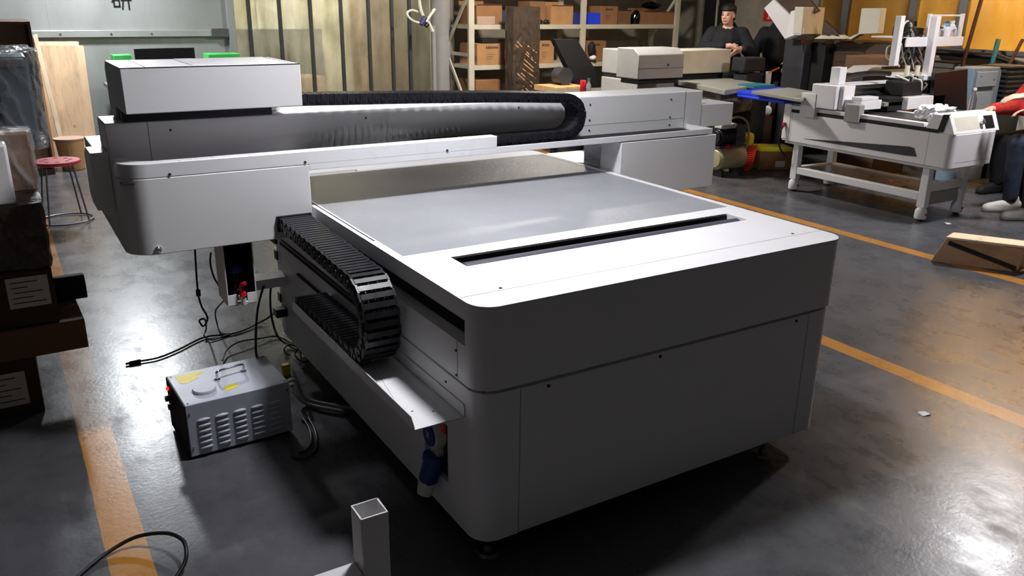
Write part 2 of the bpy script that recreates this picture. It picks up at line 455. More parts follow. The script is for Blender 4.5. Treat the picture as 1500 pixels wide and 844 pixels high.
# cable trough on the left side
m = MB(); m.box(-.158, .003, .085, 1.178, .480, .4835)
m.prism([(.085, .4835), (.085, .492), (.105, .518), (1.178, .518), (1.178, .4835)], 'x', -.158, -.155)
m.prism([(.085, .4835), (.085, .515), (.092, .522), (1.178, .522), (1.178, .4835)], 'x', .0, .003)
m.box(-.155, 0, 1.175, 1.178, .4835, .518)
trough = m.build('cable_trough', 'white_paint', printer, bevel=.0012)
bolts('screw', 'dull_steel', trough, [(-.115, .19, .4835), (-.062, .16, .4835)], (0, 0, 1), .004, .0013)

def chain_path(kind, pts_fn, n): return [pts_fn(i/(n-1)) for i in range(n)]
def drag_chain(name, line, width, h, axis, parent, mat='chain_plastic'):
    """cable chain: line = points and the side vector; each link two side plates and two cross bars"""
    m = MB(); side = Vector(axis); L = len(line)
    for i in range(L-1):
        p0, p1 = Vector(line[i]), Vector(line[i+1]); d = (p1-p0); ln = d.length; d.normalize(); up = side.cross(d).normalized()
        for s in (-1, 1):
            a = p0+side*s*(width/2-.004)-d*ln*.08; b = p1+side*s*(width/2-.004)+d*ln*.08
            if i % 2: a -= side*s*.003; b -= side*s*.003
            x = side*.0035; y = up*h/2
            m.hexa([a-x-y, a+x-y, a+x+y, a-x+y], [b-x-y, b+x-y, b+x+y, b-x+y])
            c = (p0+p1)/2+side*s*(width/2)
            m.cyl(c-side*s*.002, c+side*s*.0025, h*.2, n=8)
        for s in (-1, 1):
            a = p0+d*ln*.08+up*s*(h/2-.002); b = p0+d*ln*.80+up*s*(h/2-.002); x = side*(width/2-.009); y = up*.003
            m.hexa([a-x-y, a+x-y, a+x+y, a-x+y], [b-x-y, b+x-y, b+x+y, b-x+y])
        # hoses lying inside
    o = m.build(name, mat, parent, smooth=False)
    for k, off in enumerate((-.28, .02, .27)):
        t = MB(); t.tube([Vector(p)+side*off*width for p in line[::3]], h*.2, n=6, sm=3); t.build('inner_cable', 'rubber', o)
    return o
def resample(pts, step):
    pts = [Vector(p) for p in pts]; out = [pts[0]]; acc = 0.
    for a, b in zip(pts, pts[1:]):
        l = (b-a).length; t = step-acc
        while t <= l: out.append(a+(b-a)*(t/l)); t += step
        acc = l-(t-step)
    return out
cy, cz, ro, hh = .60, .645, .128, .05
CXX = -.089
pts = [(-.1, 1.165, cz-ro-.002)]+[(-.1, cy+ro*math.cos(a), cz+ro*math.sin(a)) for a in [R(270-6*k) for k in range(31)]]+[(-.1, .72, .777), (-.1, .95, .785), (-.1, 1.33, .797)]
pts = [(CXX, p[1], p[2]) for p in pts]
ychain = drag_chain('side_drag_chain', resample(pts, .0265), .124, hh, (1, 0, 0), printer)
B('chain_bracket', 'black_plastic', printer, (-.158, -.022, 1.296, 1.312, .765, .826), (-.171, -.16, 1.312, 1.40, .715, .77))

# power inlet on the left side
B('inlet_recess', 'dark_grey', printer, (.02, .0295, .2, .365, .2005, .3995))
def socket():
    m = MB(); m.cyl((.02, .285, .335), (-.015, .285, .335), .05, .047, n=24); m.cyl((.02, .285, .275), (-.005, .285, .275), .03, n=16)
    o = m.build('power_socket', 'ivory_plastic', printer, bevel=.003)
    m = MB(); m.cyl((-.012, .285, .335), (-.022, .285, .335), .038, n=24); m.build('socket_lid', 'navy_plastic', o, bevel=.002)
    m = MB(); m.prism([(.275, .352), (.285, .342), (.298, .348), (.292, .335), (.298, .322), (.284, .328), (.272, .32), (.278, .335)], 'x', -.0235, -.0215)
    m.build('lid_mark', 'blue_grey_light', o)
    B('socket_tag', 'orange_plastic', o, (.005, .012, .225, .25, .36, .395))
socket()
m = MB(); m.cyl((-.005, .275, .25), (-.03, .275, .18), .035, .031, n=20); m.cyl((-.001, .275, .265), (-.006, .275, .245), .041, n=20)
m.box(-.045, -.015, .245, .305, .178, .19)
plug = m.build('power_plug', 'navy_plastic', printer, bevel=.003)
m = MB(); m.cyl((-.031, .275, .178), (-.044, .275, .135), .03, .024, n=18); m.build('cable_gland', 'ivory_plastic', plug, bevel=.003)

# ---- gantry
GY = 1.31
m = MB(); m.box(-.69, 2.2, 1.5, 1.72, .996, 1.187)
beam = m.build('gantry_beam', 'white_paint', printer, bevel=.004)
for x in (-.548, 2.079): B('seam', 'dark_grey', beam, (x, x+.0022, 1.4994, 1.502, .998, 1.186))
B('seam', 'grey_paint', beam, (1.25, 2.079, 1.4994, 1.502, 1.049, 1.0506))
bolts('screw', 'dark_grey', beam, [(x, 1.5, z) for x, z in ((-.47, 1.15), (.30, 1.15), (1.05, 1.155), (1.46, 1.15), (1.46, 1.075), (1.46, 1.025), (1.98, 1.15), (1.98, 1.06), (1.98, 1.02))], (0, -1, 0))
B('tray_lip', 'white_gloss', beam, (-.015, 2.105, GY, GY+.006, .992, 1.018), (-.015, 2.105, GY+.006, 1.5, .990, .9945), (2.099, 2.105, GY+.006, 1.5, .9945, 1.018), bevel=.001)
B('tray_floor', 'black_matte', beam, (-.68, 2.06, GY+.012, 1.499, .995, .9985))
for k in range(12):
    m = MB(); m.ell((.42+.0285*k, 1.4995, 1.074), (.0075, .003, .0125), 12, 8); m.build('light_spot_boss', 'white_gloss', beam)  # white bosses added in place of a row of light spots
# long cover strip in front of the chain
m = MB(); sp = rrect(-.69, .825, GY, GY+.2, .10, 12, '1000')[:13]+[(.825, GY), (.825, GY+.05), (-.57, GY+.05), (-.60, GY+.062), (-.635, GY+.105), (-.64, GY+.16), (-.69, GY+.16)]
m.prism(sp, 'z', 1.0132, 1.066); m.build('cover_strip', 'white_gloss', beam, bevel=.003)
bolts('screw', 'dark_grey', beam, [(-.521, GY, 1.022), (-.03, GY, 1.024), (.581, GY, 1.022)], (0, -1, 0), .006)
# left housing
m = MB(); m.prism(rrect(-.69, -.015, GY, 2.45, .10, 12, '1000'), 'z', .735, 1.0125)
hs = m.build('side_housing', 'white_paint', beam, bevel=.003)
m = MB(); m.cyl((-.591, GY+.001, .755), (-.591, GY-.006, .755), .0125, n=18); m.cyl((-.591, GY-.006, .755), (-.591, GY-.009, .755), .008, n=14)
m.build('cam_lock', 'chrome', hs, bevel=.0015)
B('lock_slot', 'black_matte', hs, (-.597, -.585, GY-.0096, GY-.0085, .7538, .7562))
B('housing_back_fill', 'white_paint', beam, (-.68, -.02, 1.37, 1.5, 1.0, 1.012))
# small left end box
m = MB(); m.prism([(1.50, .875), (1.50, 1.085), (1.66, 1.085), (1.72, 1.05), (1.72, .9), (1.66, .875)], 'x', -.752, -.691)
m.build('left_end_box', 'white_paint', beam, bevel=.003)
m = MB(); m.box(2.201, 2.44, 1.505, 1.70, .992, 1.112); m.build('right_end_box', 'white_paint', beam, bevel=.003)
# right support
m = MB(); m.box(1.515, 2.135, GY, GY+.3, .715, .986)
rs = m.build('right_housing', 'white_paint', beam, bevel=.003)
B('clear_side_plate', 'steel', rs, (1.5125, 1.5155, 1.47, 1.60, .73, .975))
B('housing_flange', 'white_paint', rs, (1.515, 2.10, GY+.02, GY+.16, .9865, .9895))

# carriage cover riding on the beam
prof = [(1.30, 1.238), (1.30, 1.391), (1.70, 1.391), (1.735, 1.362), (1.70, 1.19), (1.60, 1.19), (1.58, 1.238)]
m = MB(); m.prism(prof, 'x', -.638, -.027)
hd = m.build('carriage_cover', 'white_paint', beam, bevel=.0025)
B('carriage_base', 'black_plastic', beam, (-.628, -.09, 1.49, 1.70, 1.1875, 1.2375), bevel=.003)
B('lid_gap', 'black_matte', hd, (-.559, -.5555, 1.304, 1.70, 1.3895, 1.3915)); B('lid_gap', 'black_matte', hd, (-.637, -.028, 1.2995, 1.303, 1.3885, 1.3918))
m = MB(); m.box(-.40, -.06, 1.33, 1.69, 1.3905, 1.393)
m.build('lid_panel', 'white_gloss', hd)
B('lid_edge_right', 'dark_grey', hd, (-.060, -.0585, 1.33, 1.69, 1.3905, 1.394), bevel=0)
B('lid_grip', 'grey_paint', hd, (-.27, -.20, 1.352, 1.356, 1.3925, 1.3936)); B('lid_badge', 'grey_paint', hd, (-.335, -.295, 1.655, 1.67, 1.3925, 1.3936))

# beam chain
cx, cz2, r2 = 1.215, 1.119, .0855
pts = [(.50, 1.405, cz2-r2)]+[(cx+r2*1.08*math.cos(a), 1.405, cz2+r2*math.sin(a)) for a in [R(-90+6*k) for k in range(31)]]+[(.9, 1.405, 1.222), (.45, 1.405, 1.239), (-.05, 1.405, 1.2535)]
xchain = drag_chain('beam_drag_chain', resample(pts, .0265), .115, .042, (0, 1, 0), beam)

# waste ink holder hanging under the left housing
m = MB()
x0, x1, yf, yb, z0 = -.358, -.252, 1.345, 1.50, .48
m.box(x0-.003, x0, yf, yb, z0, .736); m.box(x1, x1+.003, yf, yb, z0, .736); m.box(x0, x1, yb-.003, yb, z0, .736)
m.box(x0, x1, yf, yb, z0, z0+.003); m.box(x0, -.325, yf, yf+.003, z0, z0+.045); m.box(-.285, x1, yf, yf+.003, z0, z0+.045)
wh = m.build('waste_bottle_holder', 'white_paint', printer)
B('holder_lining', 'black_matte', wh, (x0+.0005, x0+.002, yf+.006, yb-.004, z0+.004, .735), (x1-.002, x1-.0005, yf+.006, yb-.004, z0+.004, .735), (x0+.002, x1-.002, yb-.006, yb-.004, z0+.004, .735))
m = MB(); m.lathe([(.036, z0+.004), (.042, z0+.012), (.042, .575), (.034, .592), (.034, .597)], (-.305, 1.43, 0), 24)
wb = m.build('waste_bottle', 'black_gloss', wh)
m = MB(); m.lathe([(.037, .597), (.039, .6), (.039, .617), (.036, .622)], (-.305, 1.43, 0), 24); m.build('bottle_cap', 'navy_plastic', wb)
m = MB(); m.cyl((-.305, 1.37, .505), (-.305, 1.332, .505), .012, n=14); m.cyl((-.305, 1.335, .52), (-.305, 1.335, .482), .011, .008, n=14)
vb = m.build('drain_tap', 'ivory_plastic', wb, bevel=.001)
m = MB(); m.cyl((-.305, 1.335, .52), (-.305, 1.335, .535), .014, .012, n=14); m.tube([(-.305, 1.335, .533), (-.309, 1.333, .555), (-.303, 1.328, .57), (-.293, 1.322, .573)], .0075, n=10)
m.build('tap_lever', 'red_plastic', vb)
B('holder_arm', 'white_paint', printer, (-.249, .004, 1.80, 1.905, .372, .416), bevel=.002)
# ---------------------------------------------------------------- light
w = bpy.data.worlds.new('world'); SC.world = w; w.use_nodes = True
bg = w.node_tree.nodes['Background']; bg.inputs[0].default_value = (.98, .96, .95, 1); bg.inputs[1].default_value = .028
def area(name, loc, target, size, power, color=(1, 1, 1), size_y=None, shape='DISK', spread=180):
    l = bpy.data.lights.new(name, 'AREA'); l.shape = 'RECTANGLE' if size_y else shape; l.size = size
    if size_y: l.size_y = size_y
    l.energy = power; l.color = color; l.spread = R(spread)
    o = bpy.data.objects.new(name, l); COL.objects.link(o); o.location = loc
    o.rotation_euler = (Vector(target)-Vector(loc)).to_track_quat('-Z', 'Y').to_euler(); return o
area('hanging_lamp_printer', (.42, .70, 2.75), (.55, .85, 0), .3, 45, (.96, .97, 1.), spread=140)
area('hanging_lamp_left', (-.05, 7.5, 2.65), (-.15, 6.7, 0), .35, 120, (.93, .96, 1.))
area('hanging_lamp_right', (5.62, 1.16, 2.75), (5.2, 1.3, 0), .3, 90, (.97, .97, 1.))
area('fill_light_rear', (3.9, 5.3, 2.95), (4.2, 5.9, 0), .4, 165, (1., .93, .84))  # added fill light that brightens the rack, rear bed strip and machines

# ---------------------------------------------------------------- room shell
m = MB(); m.box(-6, 9.5, -5, 11, -.05, 0); fl = struct(m.build('floor', 'floor_concrete', None)); 
SC.render.film_transparent = False
SC.view_settings.view_transform = 'Standard'; SC.view_settings.look = 'None'; SC.view_settings.gamma = 1; SC.view_settings.exposure = 0
SC.view_settings.use_curve_mapping = False
YB, XR, XC = 8.3, 8.2, 1.40          # back wall, right wall, where the steel wall gives way to the translucent one
m = MB(); m.box(-6, XC, YB, YB+.1, 0, 3.2); wl = struct(m.build('wall_back', 'steel_sheet', None))
for x in (-3.9, -2.75, -1.6, -.42, .52): B('panel_joint', 'grey_paint', wl, (x, x+.006, YB-.0015, YB+.001, 0, 3.2))
m = MB(); m.box(-6, XC-.03, YB-.045, YB-.001, 1.215, 1.285); tr = struct(m.build('trim_1', 'steel_sheet', None, bevel=.004))
bolts('bolt', 'chrome', tr, [(x, YB-.045, 1.25) for x in (-1.05, -.33, .15, .55)], (0, -1, 0), .012, .006)
B('end_bracket', 'dull_steel', tr, (XC-.22, XC-.032, YB-.06, YB-.0455, 1.21, 1.30), bevel=.004)
struct(B('trim_2', 'steel_sheet', None, (XC-.03, XC+.05, YB-.06, YB+.1, 0, 3.2), bevel=.004))
# painted character on the steel wall: the lower part of it shows at the top of the frame
m = MB()
def stroke(x0, z0, x1, z1, w=.016):
    m.bar((x0, YB-.003, z0), (x1, YB-.003, z1), .006, w, up=(0, 0, 1)) if abs(z1-z0) < abs(x1-x0) else m.bar((x0, YB-.003, z0), (x1, YB-.003, z1), .006, w, up=(1, 0, 0))
cx0, cz0 = .205, 1.505
for s_ in ((.0, .15, .075, .15), (.035, .15, 0, .06), (.018, .085, .018, .012), (.07, .085, .07, .012), (.018, .085, .07, .085), (.018, .02, .07, .02),
           (.09, .155, .185, .155), (.085, .085, .192, .085), (.12, .155, .095, -.01), (.16, .155, .16, -.012)):
    stroke(cx0+s_[0], cz0+s_[1], cx0+s_[2], cz0+s_[3])
m.build('wall_character', 'black_matte', wl)

# translucent wall of dirty sheets between dark battens, a lit store behind it
bars = [1.63, 1.985, 2.355, 2.735, 3.09, 3.40, 3.64]
edges = [XC+.05]+bars+[3.96]
pw = struct(B('window_1', 'curtain_sheet', None, (edges[0]+.001, edges[1]-.02, YB+.035, YB+.038, 0, 3.2)))
for a, b in zip(edges[1:], edges[2:]): B('sheet', 'curtain_sheet', pw, (a+.02, b-.02, YB+.035, YB+.038, 0, 3.2))
for x in bars: B('batten', 'dark_grey', pw, (x-.019, x+.019, YB-.005, YB+.045, 0, 3.2), bevel=.003)
struct(B('wall_store', 'cream_paint', None, (.6, 4.4, 10.7, 10.8, 0, 3.2)))
struct(B('window_2', 'paper', None, (1.5, 1.95, 10.66, 10.7, 1.1, 2.6), (2.35, 3.0, 10.66, 10.7, 1.2, 2.6)))
area('store_lamp', (2.5, 8.75, 3.1), (2.5, 9.6, 0), .8, 190, (1., .96, .84))

# back wall behind the rack, corner and right hand wall
struct(B('wall_rear', 'concrete', None, (3.965, XR+.1, YB, YB+.1, 0, 3.2)))
yd0, yd1 = at(1074, 30, 'x', XR).y, at(1027, 30, 'x', XR).y
yw1 = at(1196, 30, 'x', XR).y
struct(B('wall_right', 'concrete', None, (XR, XR+.12, yd1, YB, 0, 3.2), (XR, XR+.12, yw1, yd0, 0, 3.2), (XR, XR+.12, yd0, yd1, 2.2, 3.2)))
dr = struct(B('door_1', 'door_black', None, (XR+.03, XR+.07, yd0+.01, yd1-.01, .005, 2.195), bevel=.004))
m = MB(); m.bar((XR+.02, yd0+.35, 1.0), (XR+.02, yd1-.28, 2.1), .02, .02); m.bar((XR+.02, yd0+.35, 1.62), (XR+.02, yd1-.28, 2.1), .02, .02); m.build('door_brace', 'rack_paint', dr)
lw = struct(B('wall_dado', 'cream_paint', None, (XR, XR+.12, -3, yw1, 0, 1.15)))
for z in (.62, .74, .86, .98, 1.08): B('rib', 'cream_paint', lw, (XR-.015, XR+.001, -3, yw1, z, z+.05), bevel=.006)
aw = struct(B('window_3', 'amber_sheet', None, (XR+.05, XR+.054, -3, yw1-.02, 1.2, 3.2)))
B('sill', 'dull_steel', aw, (XR-.03, XR+.12, -3, yw1, 1.15, 1.2), bevel=.004)
for px in (1237, 1336, 1409, 1560):
    y = at(px, 20, 'x', XR).y; B('mullion', 'dull_steel', aw, (XR+.0, XR+.1, y-.05, y+.05, 1.2, 3.2), bevel=.004)
struct(B('wall_office', 'cream_paint', None, (XR+2.2, XR+2.3, -4, yw1+1.2, 0, 3.2)))
area('office_lamp', (XR+1.1, 2.2, 3.1), (XR+1.3, 2.0, 0), 1.2, 260, (1., .90, .66), size_y=3.)

# cartons stored behind the translucent wall and behind the amber windows
for i, (x0, x1, y, z, mt) in enumerate(((3.30, 3.92, 9.0, .95, 'cardboard'), (2.5, 3.0, 9.8, .6, 'cardboard_pink'))):
    tag(B('store_carton', mt, None, (x0, x1, y, y+.5, 0, z), bevel=.006), ('tall brown carton blurred behind the translucent wall next to the column', 'pale low carton blurred behind the middle of the translucent wall')[i], 'box')
tag(B('store_carton', 'cardboard_brown', None, (3.28, 3.85, 9.05, 9.5, .952, 2.2), bevel=.006), 'upper brown carton blurred behind the translucent wall next to the column', 'box')
for i, (y0, y1, z0, z1, mt, lb) in enumerate(((1.2, 2.3, 1.0, 1.45, 'cream_paint', 'pale cabinet blurred behind the right part of the amber windows'), (4.1, 4.8, .0, 2.4, 'brown_board', 'dark tall cabinet blurred behind the left amber window'))):
    tag(B('office_cabinet', mt, None, (XR+.8, XR+1.2, y0, y1, 0, z1), bevel=.01), lb, 'cabinet')

tag(B('store_partition', 'denim', None, (1.6, 3.2, 10.4, 10.45, 0, 1.22), bevel=.004), 'dark low partition blurred behind the lower part of the translucent wall', 'partition')
# ---------------------------------------------------------------- left of the printer
# louvred power unit
uw, ud, uh = .385, .30, .222
unit = thing('power_unit', 'light grey louvred steel power unit with chrome handle on the floor beside the printer', 'power unit', (-.413, 1.253, 0), R(2.2))
UT = wm(unit)
def ub(): m = MB(); m.T = UT; return m
m = ub(); m.box(-uw/2, uw/2, -ud/2, ud/2, .012, uh); m.build('casing', 'unit_paint', unit, bevel=.003)
m = ub(); m.box(-uw/2-.004, -uw/2+.001, -ud/2+.002, ud/2-.002, .014, uh-.002); fp = m.build('front_plate', 'black_matte', unit, bevel=.001)
for y in (.07, .025):
    m = ub(); m.cyl((-uw/2-.003, y, .165 if y > .05 else .15), (-uw/2-.028, y, .165 if y > .05 else .15), .014, .012, n=16); m.build('knob', 'black_plastic', fp, bevel=.001)
m = ub(); m.cyl((-uw/2-.003, .115, .185), (-uw/2-.013, .115, .185), .007, n=12); m.build('indicator_light', 'led_red', fp)
m = ub()
for c in range(5):
    for r in range(6):
        x = -uw/2+.052+c*.066; z = .152-r*.0225
        m.ell((x+.006, -ud/2-.0005, z), (.0245, .007, .0072), n=14, m=8)
m.build('louvers', 'unit_paint', unit)
for x, z in ((-uw/2+.012, .19), (-uw/2+.012, .05), (uw/2-.012, .19), (uw/2-.012, .05)):
    m = ub(); m.cyl((x, -ud/2+.001, z), (x, -ud/2-.003, z), .004, n=10); m.build('screw', 'chrome', unit)
for x, y in ((-.18, -.135), (.18, -.135), (-.18, .135), (.18, .135)):
    m = ub(); m.cyl((x, y, uh-.001), (x, y, uh+.002), .0042, n=10); m.build('screw', 'dull_steel', unit)
    m = ub(); m.cyl((x*.95, y*.95, 0), (x*.95, y*.95, .0125), .014, n=14); m.build('rubber_foot', 'rubber', unit)
m = ub(); m.tube([(-.035, .01, uh), (-.035, .01, uh+.026), (-.03, .012, uh+.034), (.0, .02, uh+.034), (.062, .03, uh+.034), (.072, .033, uh+.026), (.072, .033, uh)], .0052, n=10)
m.cyl((-.035, .01, uh), (-.035, .01, uh+.004), .012); m.cyl((.072, .033, uh), (.072, .033, uh+.004), .012); m.build('carry_handle', 'chrome', unit)
m = ub(); m.lathe([(.043, uh), (.043, uh+.008), (.04, uh+.012)], (-.10, -.055, 0), 28); m.build('filler_cap', 'unit_paint', unit)
m = ub(); m.prism([(-.165, .125), (-.165, .055), (-.145, .04), (-.09, .07), (-.092, .1), (-.06, .11), (-.062, .125), (-.1, .13)], 'z', uh, uh+.0008); m.build('warning_sticker', 'yellow_tape', unit)
m = ub(); m.prism([(-.035, -.105), (.015, -.09), (.02, -.055), (-.03, -.065)], 'z', uh, uh+.0008); m.build('warning_sticker', 'yellow_tape', unit)

# cables lying on the floor: (photo x, photo y, height)
def cable(name, pts, r, mat, label, cat='cable', plug=None, group=None):
    m = MB(); P = [at(x, y, 'z', z) for x, y, z in pts]; m.tube(P, r, n=8, sm=7)
    o = tag(m.build(name, mat, None), label, cat, group); return o, P
o, P = cable('power_cable', [(206, 529, .008), (232, 524, .008), (262, 512, .008), (300, 494, .008), (345, 488, .008), (385, 470, .02), (402, 459, .1), (407, 456, .19)], .0052, 'rubber',
    'long black cable on the floor ending in a loose connector left of the power unit')
m = MB(); d = (P[0]-P[1]).normalized(); m.cyl(P[0], P[0]+d*.05, .011, .009, n=12); m.cyl(P[0]+d*.05, P[0]+d*.065, .006, n=10); m.build('connector', 'black_plastic', o, bevel=.001)
def hang(name, pts, r, label, mat='rubber', sw=None):
    m = MB(); P = [at(x, y, 'y', v) if k == 'y' else at(x, y, 'z', v) for x, y, k, v in pts]; m.tube(P, r, n=8, sm=7)
    o = tag(m.build(name, mat, None), label, 'cable')
    if sw: q0, q1 = at(*sw[0]), at(*sw[1]); m = MB(); m.cyl(q0, q1, .010, n=10); m.build('inline_switch', 'black_plastic', o, bevel=.003)
    return o
hang('sensor_cable', [(285, 355, 'y', 1.6), (287, 390, 'y', 1.6), (290, 428, 'y', 1.6), (295, 448, 'y', 1.62), (304, 466, 'y', 1.66), (298, 478, 'y', 1.7), (292, 470, 'y', 1.7), (300, 468, 'y', 1.72), (302, 482, 'z', .06), (299, 492, 'z', .02), (310, 498, 'z', .007), (330, 492, 'z', .007), (362, 482, 'z', .007)], .0042,
     'thin black cable with inline switch hanging under the left end of the gantry', sw=((290, 424, 'y', 1.6), (291, 434, 'y', 1.6)))
hang('sensor_cable', [(309, 370, 'y', 1.62), (308, 385, 'y', 1.62), (313, 405, 'y', 1.6), (324, 424, 'y', 1.58), (331, 436, 'z', .30), (316, 455, 'z', .12), (318, 474, 'z', .03), (324, 488, 'z', .007), (340, 489, 'z', .007)], .004,
     'thin black cable passing behind the waste bottle holder down to the floor')
hang('signal_cable', [(393, 404, 'y', 1.86), (386, 420, 'y', 1.80), (378, 450, 'y', 1.7), (375, 485, 'y', 1.55), (375, 516, 'y', 1.42), (379, 527, 'y', 1.40)], .0052,
     'black cable hanging from the bracket arm straight down to the back of the power unit')
hang('signal_cable', [(401, 402, 'y', 1.88), (396, 430, 'y', 1.86), (398, 465, 'y', 1.82), (407, 493, 'z', .06), (424, 507, 'z', .012), (440, 514, 'z', .008)], .0052,
     'black cable curving from the bracket arm down beside the printer leg corner')
hang('signal_cable', [(326, 528, 'z', .01), (332, 513, 'z', .02), (350, 501, 'z', .03), (380, 496, 'z', .02), (405, 493, 'z', .01), (430, 503, 'z', .008), (446, 512, 'z', .008)], .0045,
     'black cable arching on the floor behind the power unit')
hang('coiled_cable', [(424, 520, 'z', .01), (416, 513, 'z', .02), (422, 505, 'z', .03), (436, 509, 'z', .03), (432, 520, 'z', .02), (444, 530, 'z', .012), (455, 524, 'z', .012), (448, 512, 'z', .02), (441, 516, 'z', .02), (443, 540, 'z', .012)], .0045,
     'tangled black cable loops on the floor under the printer side')
hang('signal_cable', [(452, 612, 'z', .01), (462, 632, 'z', .008), (464, 655, 'z', .008), (454, 668, 'z', .008), (440, 672, 'z', .008), (428, 668, 'z', .008)], .005,
     'black cable bend on the floor right of the power unit, outer one')
hang('signal_cable', [(444, 612, 'z', .01), (454, 630, 'z', .008), (456, 648, 'z', .008), (448, 660, 'z', .008), (436, 664, 'z', .008)], .005,
     'black cable bend on the floor right of the power unit, inner one')
hang('grey_hose', [(421, 558, 'z', .09), (432, 556, 'z', .09), (438, 568, 'z', .06), (446, 583, 'z', .02), (466, 590, 'z', .012), (500, 596, 'z', .012), (530, 600, 'z', .012)], .008,
     'pale hose running from the power unit under the printer, upper one', 'grey_hose')
hang('grey_hose', [(420, 566, 'z', .08), (430, 563, 'z', .08), (434, 578, 'z', .04), (448, 591, 'z', .012), (474, 598, 'z', .012), (505, 603, 'z', .012)], .008,
     'pale hose running from the power unit under the printer, lower one', 'grey_hose')
m = MB(); c = at(419, 541, 'z', .03); m.cbox(c, (.035, .03, .05)); tag(m.build('cable_tag', 'yellow_tape', None, bevel=.003), 'yellow tag behind the right rear corner of the power unit', 'tag')
m = MB(); m.tube([at(113, 846, 'z', .005), at(150, 815, 'z', .01), at(196, 788, 'z', .03), (at(240, 781, 'z', .05)), at(266, 790, 'z', .06), at(273, 808, 'z', .05), at(270, 826, 'z', .03), at(258, 846, 'z', .012)], .0062, n=10, sm=8)
tag(m.build('power_cable', 'rubber', None), 'black cable arching over the orange floor line in the bottom left corner', 'cable')

# square tube frame in front
fr = thing('steel_tube_frame', 'white square steel tube standing open-ended in front of the printer', 'steel frame', (-.365, -.085, 0))
m = MB(); c0 = at(541, 745, 'z', .40); cxp, cyp = c0.x, c0.y; hw = .036; tk = .004; z0, z1 = .012, .40
for bx in ((-hw, hw, -hw, -hw+tk), (-hw, hw, hw-tk, hw), (-hw, -hw+tk, -hw+tk, hw-tk), (hw-tk, hw, -hw+tk, hw-tk)):
    m.box(cxp+bx[0], cxp+bx[1], cyp+bx[2], cyp+bx[3], z0, z1)
m.build('upright_tube', 'white_paint', fr, bevel=.0012)
m = MB(); m.box(cxp-.75, cxp-hw, cyp-.03, cyp+.03, .175, .235); m.build('cross_tube', 'white_paint', fr, bevel=.004)
m = MB(); m.box(cxp-.75, cxp-.69, cyp-.03, cyp+.03, .012, .174); m.build('short_leg', 'white_paint', fr, bevel=.004)
for x in (cxp, cxp-.72):
    m = MB(); m.cyl((x, cyp, 0), (x, cyp, .012), .03, n=18); m.build('foot_pad', 'rubber', fr)

# stack of boxes at the left edge
def carton(name, mat, label, lo, hi, lab=None, rz=0., flaps=False, film=None, group=None):
    t = thing(name, label, 'box', ((lo[0]+hi[0])/2, (lo[1]+hi[1])/2, lo[2]), rz, group); T = wm(t)
    hx, hy, hz = (hi[0]-lo[0])/2, (hi[1]-lo[1])/2, hi[2]-lo[2]
    m = MB(); m.T = T; m.box(-hx, hx, -hy, hy, 0, hz); m.build('body', mat, t, bevel=.004)
    m = MB(); m.T = T; m.box(-hx+.003, hx-.003, -.025, .025, hz, hz+.0006); m.box(-.025, .025, -hy-.0006, -hy, hz-.08 if hz > .12 else hz*.5, hz-.002); m.build('packing_tape', 'label_paper' if film else mat, t)
    if lab:
        u0, u1, v0, v1 = lab; m = MB(); m.T = T; m.box(-hx+2*hx*u0, -hx+2*hx*u1, -hy-.001, -hy+.001, hz*v0, hz*v1); lb = m.build('paper_label', 'label_paper', t)
        m = MB(); m.T = T
        for k, (a, b) in enumerate(((.1, .75), (.1, .5), (.15, .85), (.1, .6), (.1, .9))):
            zz = hz*(v1-(v1-v0)*(.14+.17*k)); w = 2*hx*(u1-u0); x = -hx+2*hx*u0
            m.box(x+w*a, x+w*b, -hy-.0016, -hy-.0006, zz-.004, zz)
        m.build('label_print', 'print_ink', lb)
    if film:
        m = MB(); m.T = T; m.box(-hx-.008, hx+.008, -hy-.008, hy+.008, .0, hz+.008)
        bmesh.ops.subdivide_edges(m.bm, edges=m.bm.edges[:], cuts=7, use_grid_fill=True); m.jitter(.005); m.build('stretch_film', film, t)
    return t
YS = 1.80
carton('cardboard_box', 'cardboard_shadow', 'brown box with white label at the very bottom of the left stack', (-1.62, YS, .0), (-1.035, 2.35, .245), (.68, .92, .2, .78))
carton('flat_carton', 'cardboard_dark', 'wide flat carton with taped end poking out of the left stack toward the printer', (-1.66, YS-.02, .247), (-.845, 2.22, .372), None, R(1.5))
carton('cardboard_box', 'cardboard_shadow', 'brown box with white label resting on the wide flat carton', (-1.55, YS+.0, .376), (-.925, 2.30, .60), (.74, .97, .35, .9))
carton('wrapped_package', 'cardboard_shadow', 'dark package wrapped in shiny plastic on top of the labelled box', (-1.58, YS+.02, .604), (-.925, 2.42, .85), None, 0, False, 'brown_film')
m = MB(); m.prism([(2.05, .375), (2.04, .44), (2.075, .475), (2.13, .47), (2.14, .375)], 'x', -.918, -.80)
tag(m.build('foam_pad', 'black_matte', None, bevel=.006), 'small black foam pad on the end of the wide flat carton', 'foam pad')
carton('wrapped_bundle', 'cardboard_brown', 'upright brown bundle in torn plastic film on top of the dark wrapped package', (-1.40, 2.12, .856), (-.912, 2.32, 1.085), None, R(-3), False, 'clear_film')
wp = tag(B('white_casing', 'white_paint', None, (-1.45, -1.0, 1.84, 1.93, .856, 1.088), bevel=.01), 'white panel edge at the left border standing on the wrapped package', 'panel')

